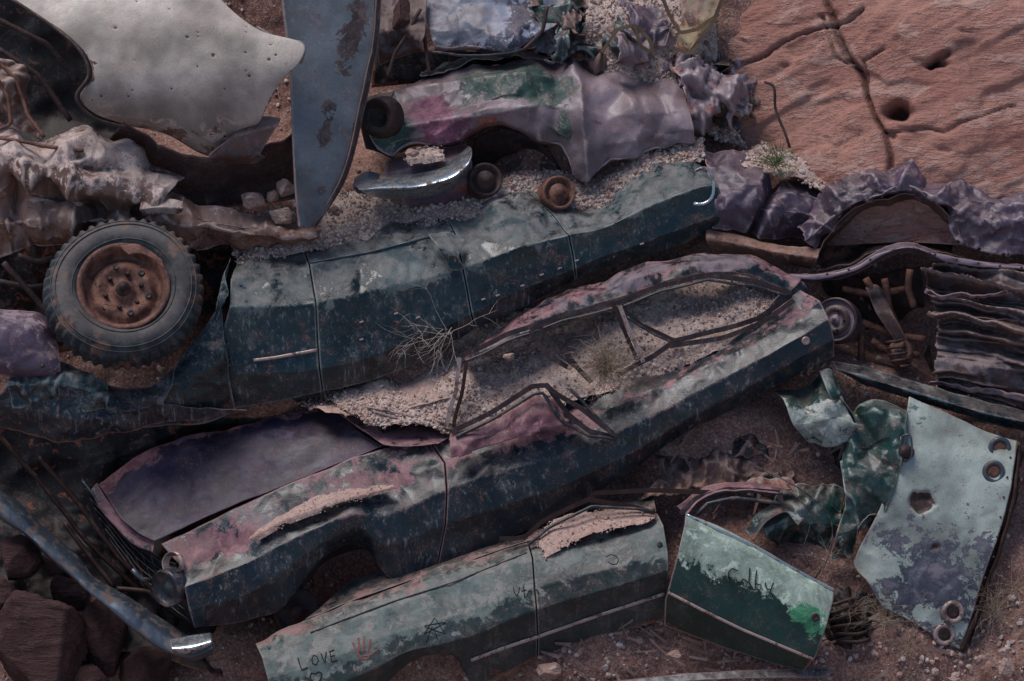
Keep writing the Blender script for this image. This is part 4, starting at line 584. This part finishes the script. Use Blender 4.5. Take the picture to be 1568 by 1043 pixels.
panel(Yy,'frame_plate','Y',[[(1050,-30),(1085,-30),(1115,-20)],[(1050,20),(1080,22),(1105,18)],[(1040,62),(1058,70),(1070,62)]],[-.85,-.7,-.66],(0,0),[(.4,.4,.3)]*3,res=.01,crum=.04,K=8)
gT=panel(None,'gravel_slope','gravel',[[(900,-40),(980,-40),(1100,-20)],[(900,20),(990,25),(1110,60)],[(880,75),(980,85),(1100,130)],[(1040,140),(1090,190),(1160,220)]],[-1.0,-.84,-.84,-.85],(0,0),dent=.08,fold=0,fine=.4,res=.016,thick=0); gravel_on(gT,5000,.004,.022,3.5,16)
gW=panel(None,'rubble_ledge','gravel',[[(1130,225),(1180,215),(1240,235),(1310,275)],[(1130,240),(1180,238),(1240,255),(1300,290)],[(1140,252),(1190,258),(1240,275),(1290,305)]],[-.75,-.6,-.5],(0,0),dent=.04,fold=0,ds=5,res=.012,thick=0,rag=.06); gravel_on(gW,900,.004,.022,2.5,17)
tube(None,'bent_steel_rod','rustd',[(1178,118,-.5),(1192,125,-.48),(1195,160,-.48),(1210,200,-.45),(1217,222,-.45)],.010)
# ================= bumper bottom left & boulders =================
Oo=empty('car_front_bumper',160,880,.2)
panel(Oo,'bumper_bar','chrome2',[[(-60,700),(0,752),(60,798),(120,850),(150,880),(200,908),(262,950),(300,968),(328,962)],[(-60,712),(0,764),(60,812),(120,864),(150,893),(200,924),(262,968),(302,984),(333,972)],[(-60,728),(0,780),(60,828),(118,878),(148,905),(198,942),(258,986),(300,998),(334,985)],[(-60,738),(0,790),(58,838),(112,886),(145,915),(195,955),(255,996),(298,1008),(330,996)]],[.06,.22,.26,.06],(-.15,.22),[(0,0,0)]*4,res=.01,rt=.3,dent=.04,fold=.02)
panel(Oo,'bumper_highlight_end','chrome',[[(268,972),(300,966),(328,962)],[(272,985),(300,984),(333,974)],[(276,996),(302,998),(332,988)]],[.36,.47,.4],(0,.02),res=.01,rt=1,dent=.006)
rails(Oo,'bumper_bracket',[([(60,700),(110,760),(180,850),(250,920)],0),([(100,800),(160,880),(175,900)],.05),([(-20,650),(60,740),(130,830),(210,905)],-.1),([(180,900),(230,905),(250,925)],.1)],.0,.018,'blk')
tube(Oo,'bumper_bolt_bar','chrome2',[(205,870,.12),(220,885,.12),(232,887,.12)],.018)
panel(Oo,'underside_cavity','blk',[[(-60,640),(100,650),(300,640),(500,640)],[(-60,760),(100,720),(250,700),(450,680)],[(-60,850),(150,900),(300,960),(480,960)],[(0,980),(200,1000),(350,1040),(450,1020)]],[-.45,-.5,-.35,-.1],(0,0),[(.2,.1,.3)]*4,res=.014,crum=.08,K=60)  # added black sheet that stands for shade in the hollow behind the bumper
for k,(x,y,h,r) in enumerate([(30,855,-.05,(44,44,40)),(60,990,-.0,(88,92,70)),(150,975,-.18,(56,75,50)),(-10,920,-.1,(50,50,40)),(215,1045,-.15,(55,50,50)),(105,905,-.2,(34,36,30)),(85,870,-.2,(26,24,24)),(130,1040,-.05,(40,30,30))]): boulder('boulder','boulder',(x,y,h),r,k+3)
for k,(x,y,h,r) in enumerate([(840,1020,.42,(24,16,18)),(780,547,.12,(10,7,8)),(1385,640,-.1,(10,10,8)),(1530,1015,.4,(16,18,16)),(1525,992,.4,(9,9,9)),(1500,1000,.38,(8,7,8)),(1030,995,.4,(12,8,8)),(610,20,-.7,(30,35,30)),(1285,285,-.6,(12,8,10)),(630,232,-.2,(12,8,8)),(1450,1035,.4,(14,8,10)),(505,315,-.5,(12,9,9)),(560,330,-.5,(9,7,7)),(700,345,-.4,(7,5,6)),(940,300,-.6,(10,7,8))]): boulder('rock','rk2' if k!=7 else 'boulder',(x,y,h),r,k+60)
panel(None,'bent_trim_strip','A',[[(860,1043),(960,1030),(1080,1020),(1200,1015),(1260,1012)],[(870,1052),(970,1040),(1090,1031),(1200,1028),(1262,1026)]],[.42,.46],(0,.05),[(.2,.1,.1)]*2,res=.01,crum=.01)
rg=np.random.default_rng(21); DV=[];DF=[];n0=0; ND=260
for k in range(ND):
    if k<110: x=rg.uniform(830,1240); y=rg.uniform(940,1043)+max(0,(1000-x))*.1; a=rg.normal(-.25,.5)
    elif k<170: x=rg.uniform(1000,1300); y=rg.uniform(650,800); a=rg.uniform(-1.5,1.5)
    elif k<200: x=rg.uniform(1240,1560); y=rg.uniform(900,1040); a=rg.uniform(-1.5,1.5)
    else: x=rg.uniform(480,760); y=rg.uniform(290,340); a=rg.uniform(-1.5,1.5)
    l=rg.uniform(6,44 if k<200 else 18)/SC/2; w=rg.uniform(.8,3.2 if k<200 else 1.5)/SC; c=L(np.array([x,y,0.])); g=float(ground_h(np.array(x),np.array(y)))+.06
    d=np.array([math.cos(a),math.sin(a),rg.normal(0,.25)]); s=np.array([-math.sin(a),math.cos(a),rg.normal(0,.3)]); c[2]=g
    for sx in (-1,1):
        for sy in (-1,1):
            for sz in (0,1): DV.append(c+d*l*sx*(1 if sy>0 else .85)+s*w*sy*(1 if sx>0 else .5)+np.array([0,0,sz*w*.7]))
    DF+= [[n0+i for i in f] for f in [(0,1,3,2),(4,6,7,5),(0,4,5,1),(2,3,7,6),(1,5,7,3),(0,2,6,4)]]; n0+=8
mk('wood_and_metal_debris',np.array(DV),np.array(DF),'R',None,np.repeat(rg.uniform(0,.6,(ND,3)),8,0),smooth=False)
# ================= plants =================
def bush(name,c,n,ln,mat,up=(0,.6,.6),spr=.9,r=.0022,seed=0,sub=2):
    rg=np.random.default_rng(seed); c=L(np.array(c,float)); VV=[];FF=[];k=0
    def strand(p,d,l,r0,lv):
        nonlocal k
        m=7; P_=[p]; 
        for i in range(m): d=d+rg.normal(0,.16,3)+np.array([0,-.02,-.01]); d/=np.linalg.norm(d); P_.append(P_[-1]+d*l/m)
        P_=np.array(P_); s=np.cross(np.gradient(P_,axis=0),rg.normal(size=3)); s/=np.linalg.norm(s,axis=1,keepdims=True)+1e-9; u=np.cross(np.gradient(P_,axis=0),s); u/=np.linalg.norm(u,axis=1,keepdims=True)+1e-9
        rr=np.linspace(r0,r0*.35,m+1)[:,None]
        for q in range(3): a=q*2.094; VV.append(P_+rr*(math.cos(a)*s+math.sin(a)*u))
        for i in range(m):
            for q in range(3): q2=(q+1)%3; FF.append((k+q*(m+1)+i,k+q2*(m+1)+i,k+q2*(m+1)+i+1,k+q*(m+1)+i+1))
        k+=3*(m+1)
        if lv: 
            for _ in range(sub): i=rg.integers(2,m); strand(P_[i],d+rg.normal(0,.6,3),l*rg.uniform(.3,.6),r0*.6,lv-1)
    for _ in range(n):
        d=np.array(up)+rg.normal(0,spr,3); d[2]=abs(d[2]); d/=np.linalg.norm(d); strand(c+rg.normal(0,.02,3),d,ln*rg.uniform(.5,1.1),r,1)
    return mk(name,np.concatenate(VV),np.array(FF),mat,None,None,smooth=False)
bush('dry_shrub',(925,562,.18),280,.27,'twig',(0,.35,.6),.8,.0018,1)
bush('dead_branch',(690,512,.05),14,.42,'twig2',(-.5,.0,.3),.55,.0022,2,3); bush('dead_branch',(635,520,.08),9,.3,'twig2',(-.1,-.1,.4),.8,.0018,12,3)
bush('green_shrub',(1195,245,-.5),60,.2,'leaf',(0,.4,.5),.8,.003,3)
for k,(x,y,h,n,l) in enumerate([(535,345,-.45,35,.15),(520,352,-.45,25,.12),(1345,945,.25,60,.28),(1515,935,.2,70,.3),(1550,900,.2,40,.3),(1255,855,.3,30,.2),(595,330,-.45,15,.12),(1060,545,.05,25,.1),(1380,985,.3,40,.2),(600,300,-.5,14,.1),(1300,930,.25,30,.22),(745,300,-.5,20,.12)]): bush('dry_grass',(x,y,h),n,l,'twig',(0,.5,.5),.7,.0014,20+k)
allp=np.concatenate(GP); allr=np.concatenate(GRD); scatter('gravel','stone',allp,allr,None,5); print('stones',len(allp))
# ================= light / camera =================
sc=bpy.context.scene; w=bpy.data.worlds.new('World'); sc.world=w; w.use_nodes=True; nt=w.node_tree; bg=nt.nodes['Background']
sky=nt.nodes.new('ShaderNodeTexSky'); sky.sky_type='NISHITA'; sky.sun_disc=False
EL=math.radians(66); AZ=math.radians(-55)
sky.sun_elevation=EL; sky.sun_rotation=AZ; nt.links.new(sky.outputs[0],bg.inputs[0]); bg.inputs[1].default_value=.115
ld=bpy.data.lights.new('sun','SUN'); ld.energy=2.6; ld.angle=math.radians(28); ld.color=(1,.96,.92); lo=bpy.data.objects.new('sun',ld); bpy.context.collection.objects.link(lo)
sd=Vector((math.cos(EL)*math.sin(AZ),math.cos(EL)*math.cos(AZ),math.sin(EL))); lo.rotation_euler=sd.to_track_quat('Z','Y').to_euler()
cd=bpy.data.cameras.new('camera'); co=bpy.data.objects.new('camera',cd); bpy.context.collection.objects.link(co)
co.location=W(np.array([0,0,D])); co.rotation_euler=(math.pi/2-TH,0,0); cd.sensor_width=36; cd.lens=36*D/7.0; cd.clip_end=500; sc.camera=co
sc.view_settings.view_transform='Standard'; sc.view_settings.look='None'; sc.view_settings.exposure=0; sc.view_settings.gamma=1
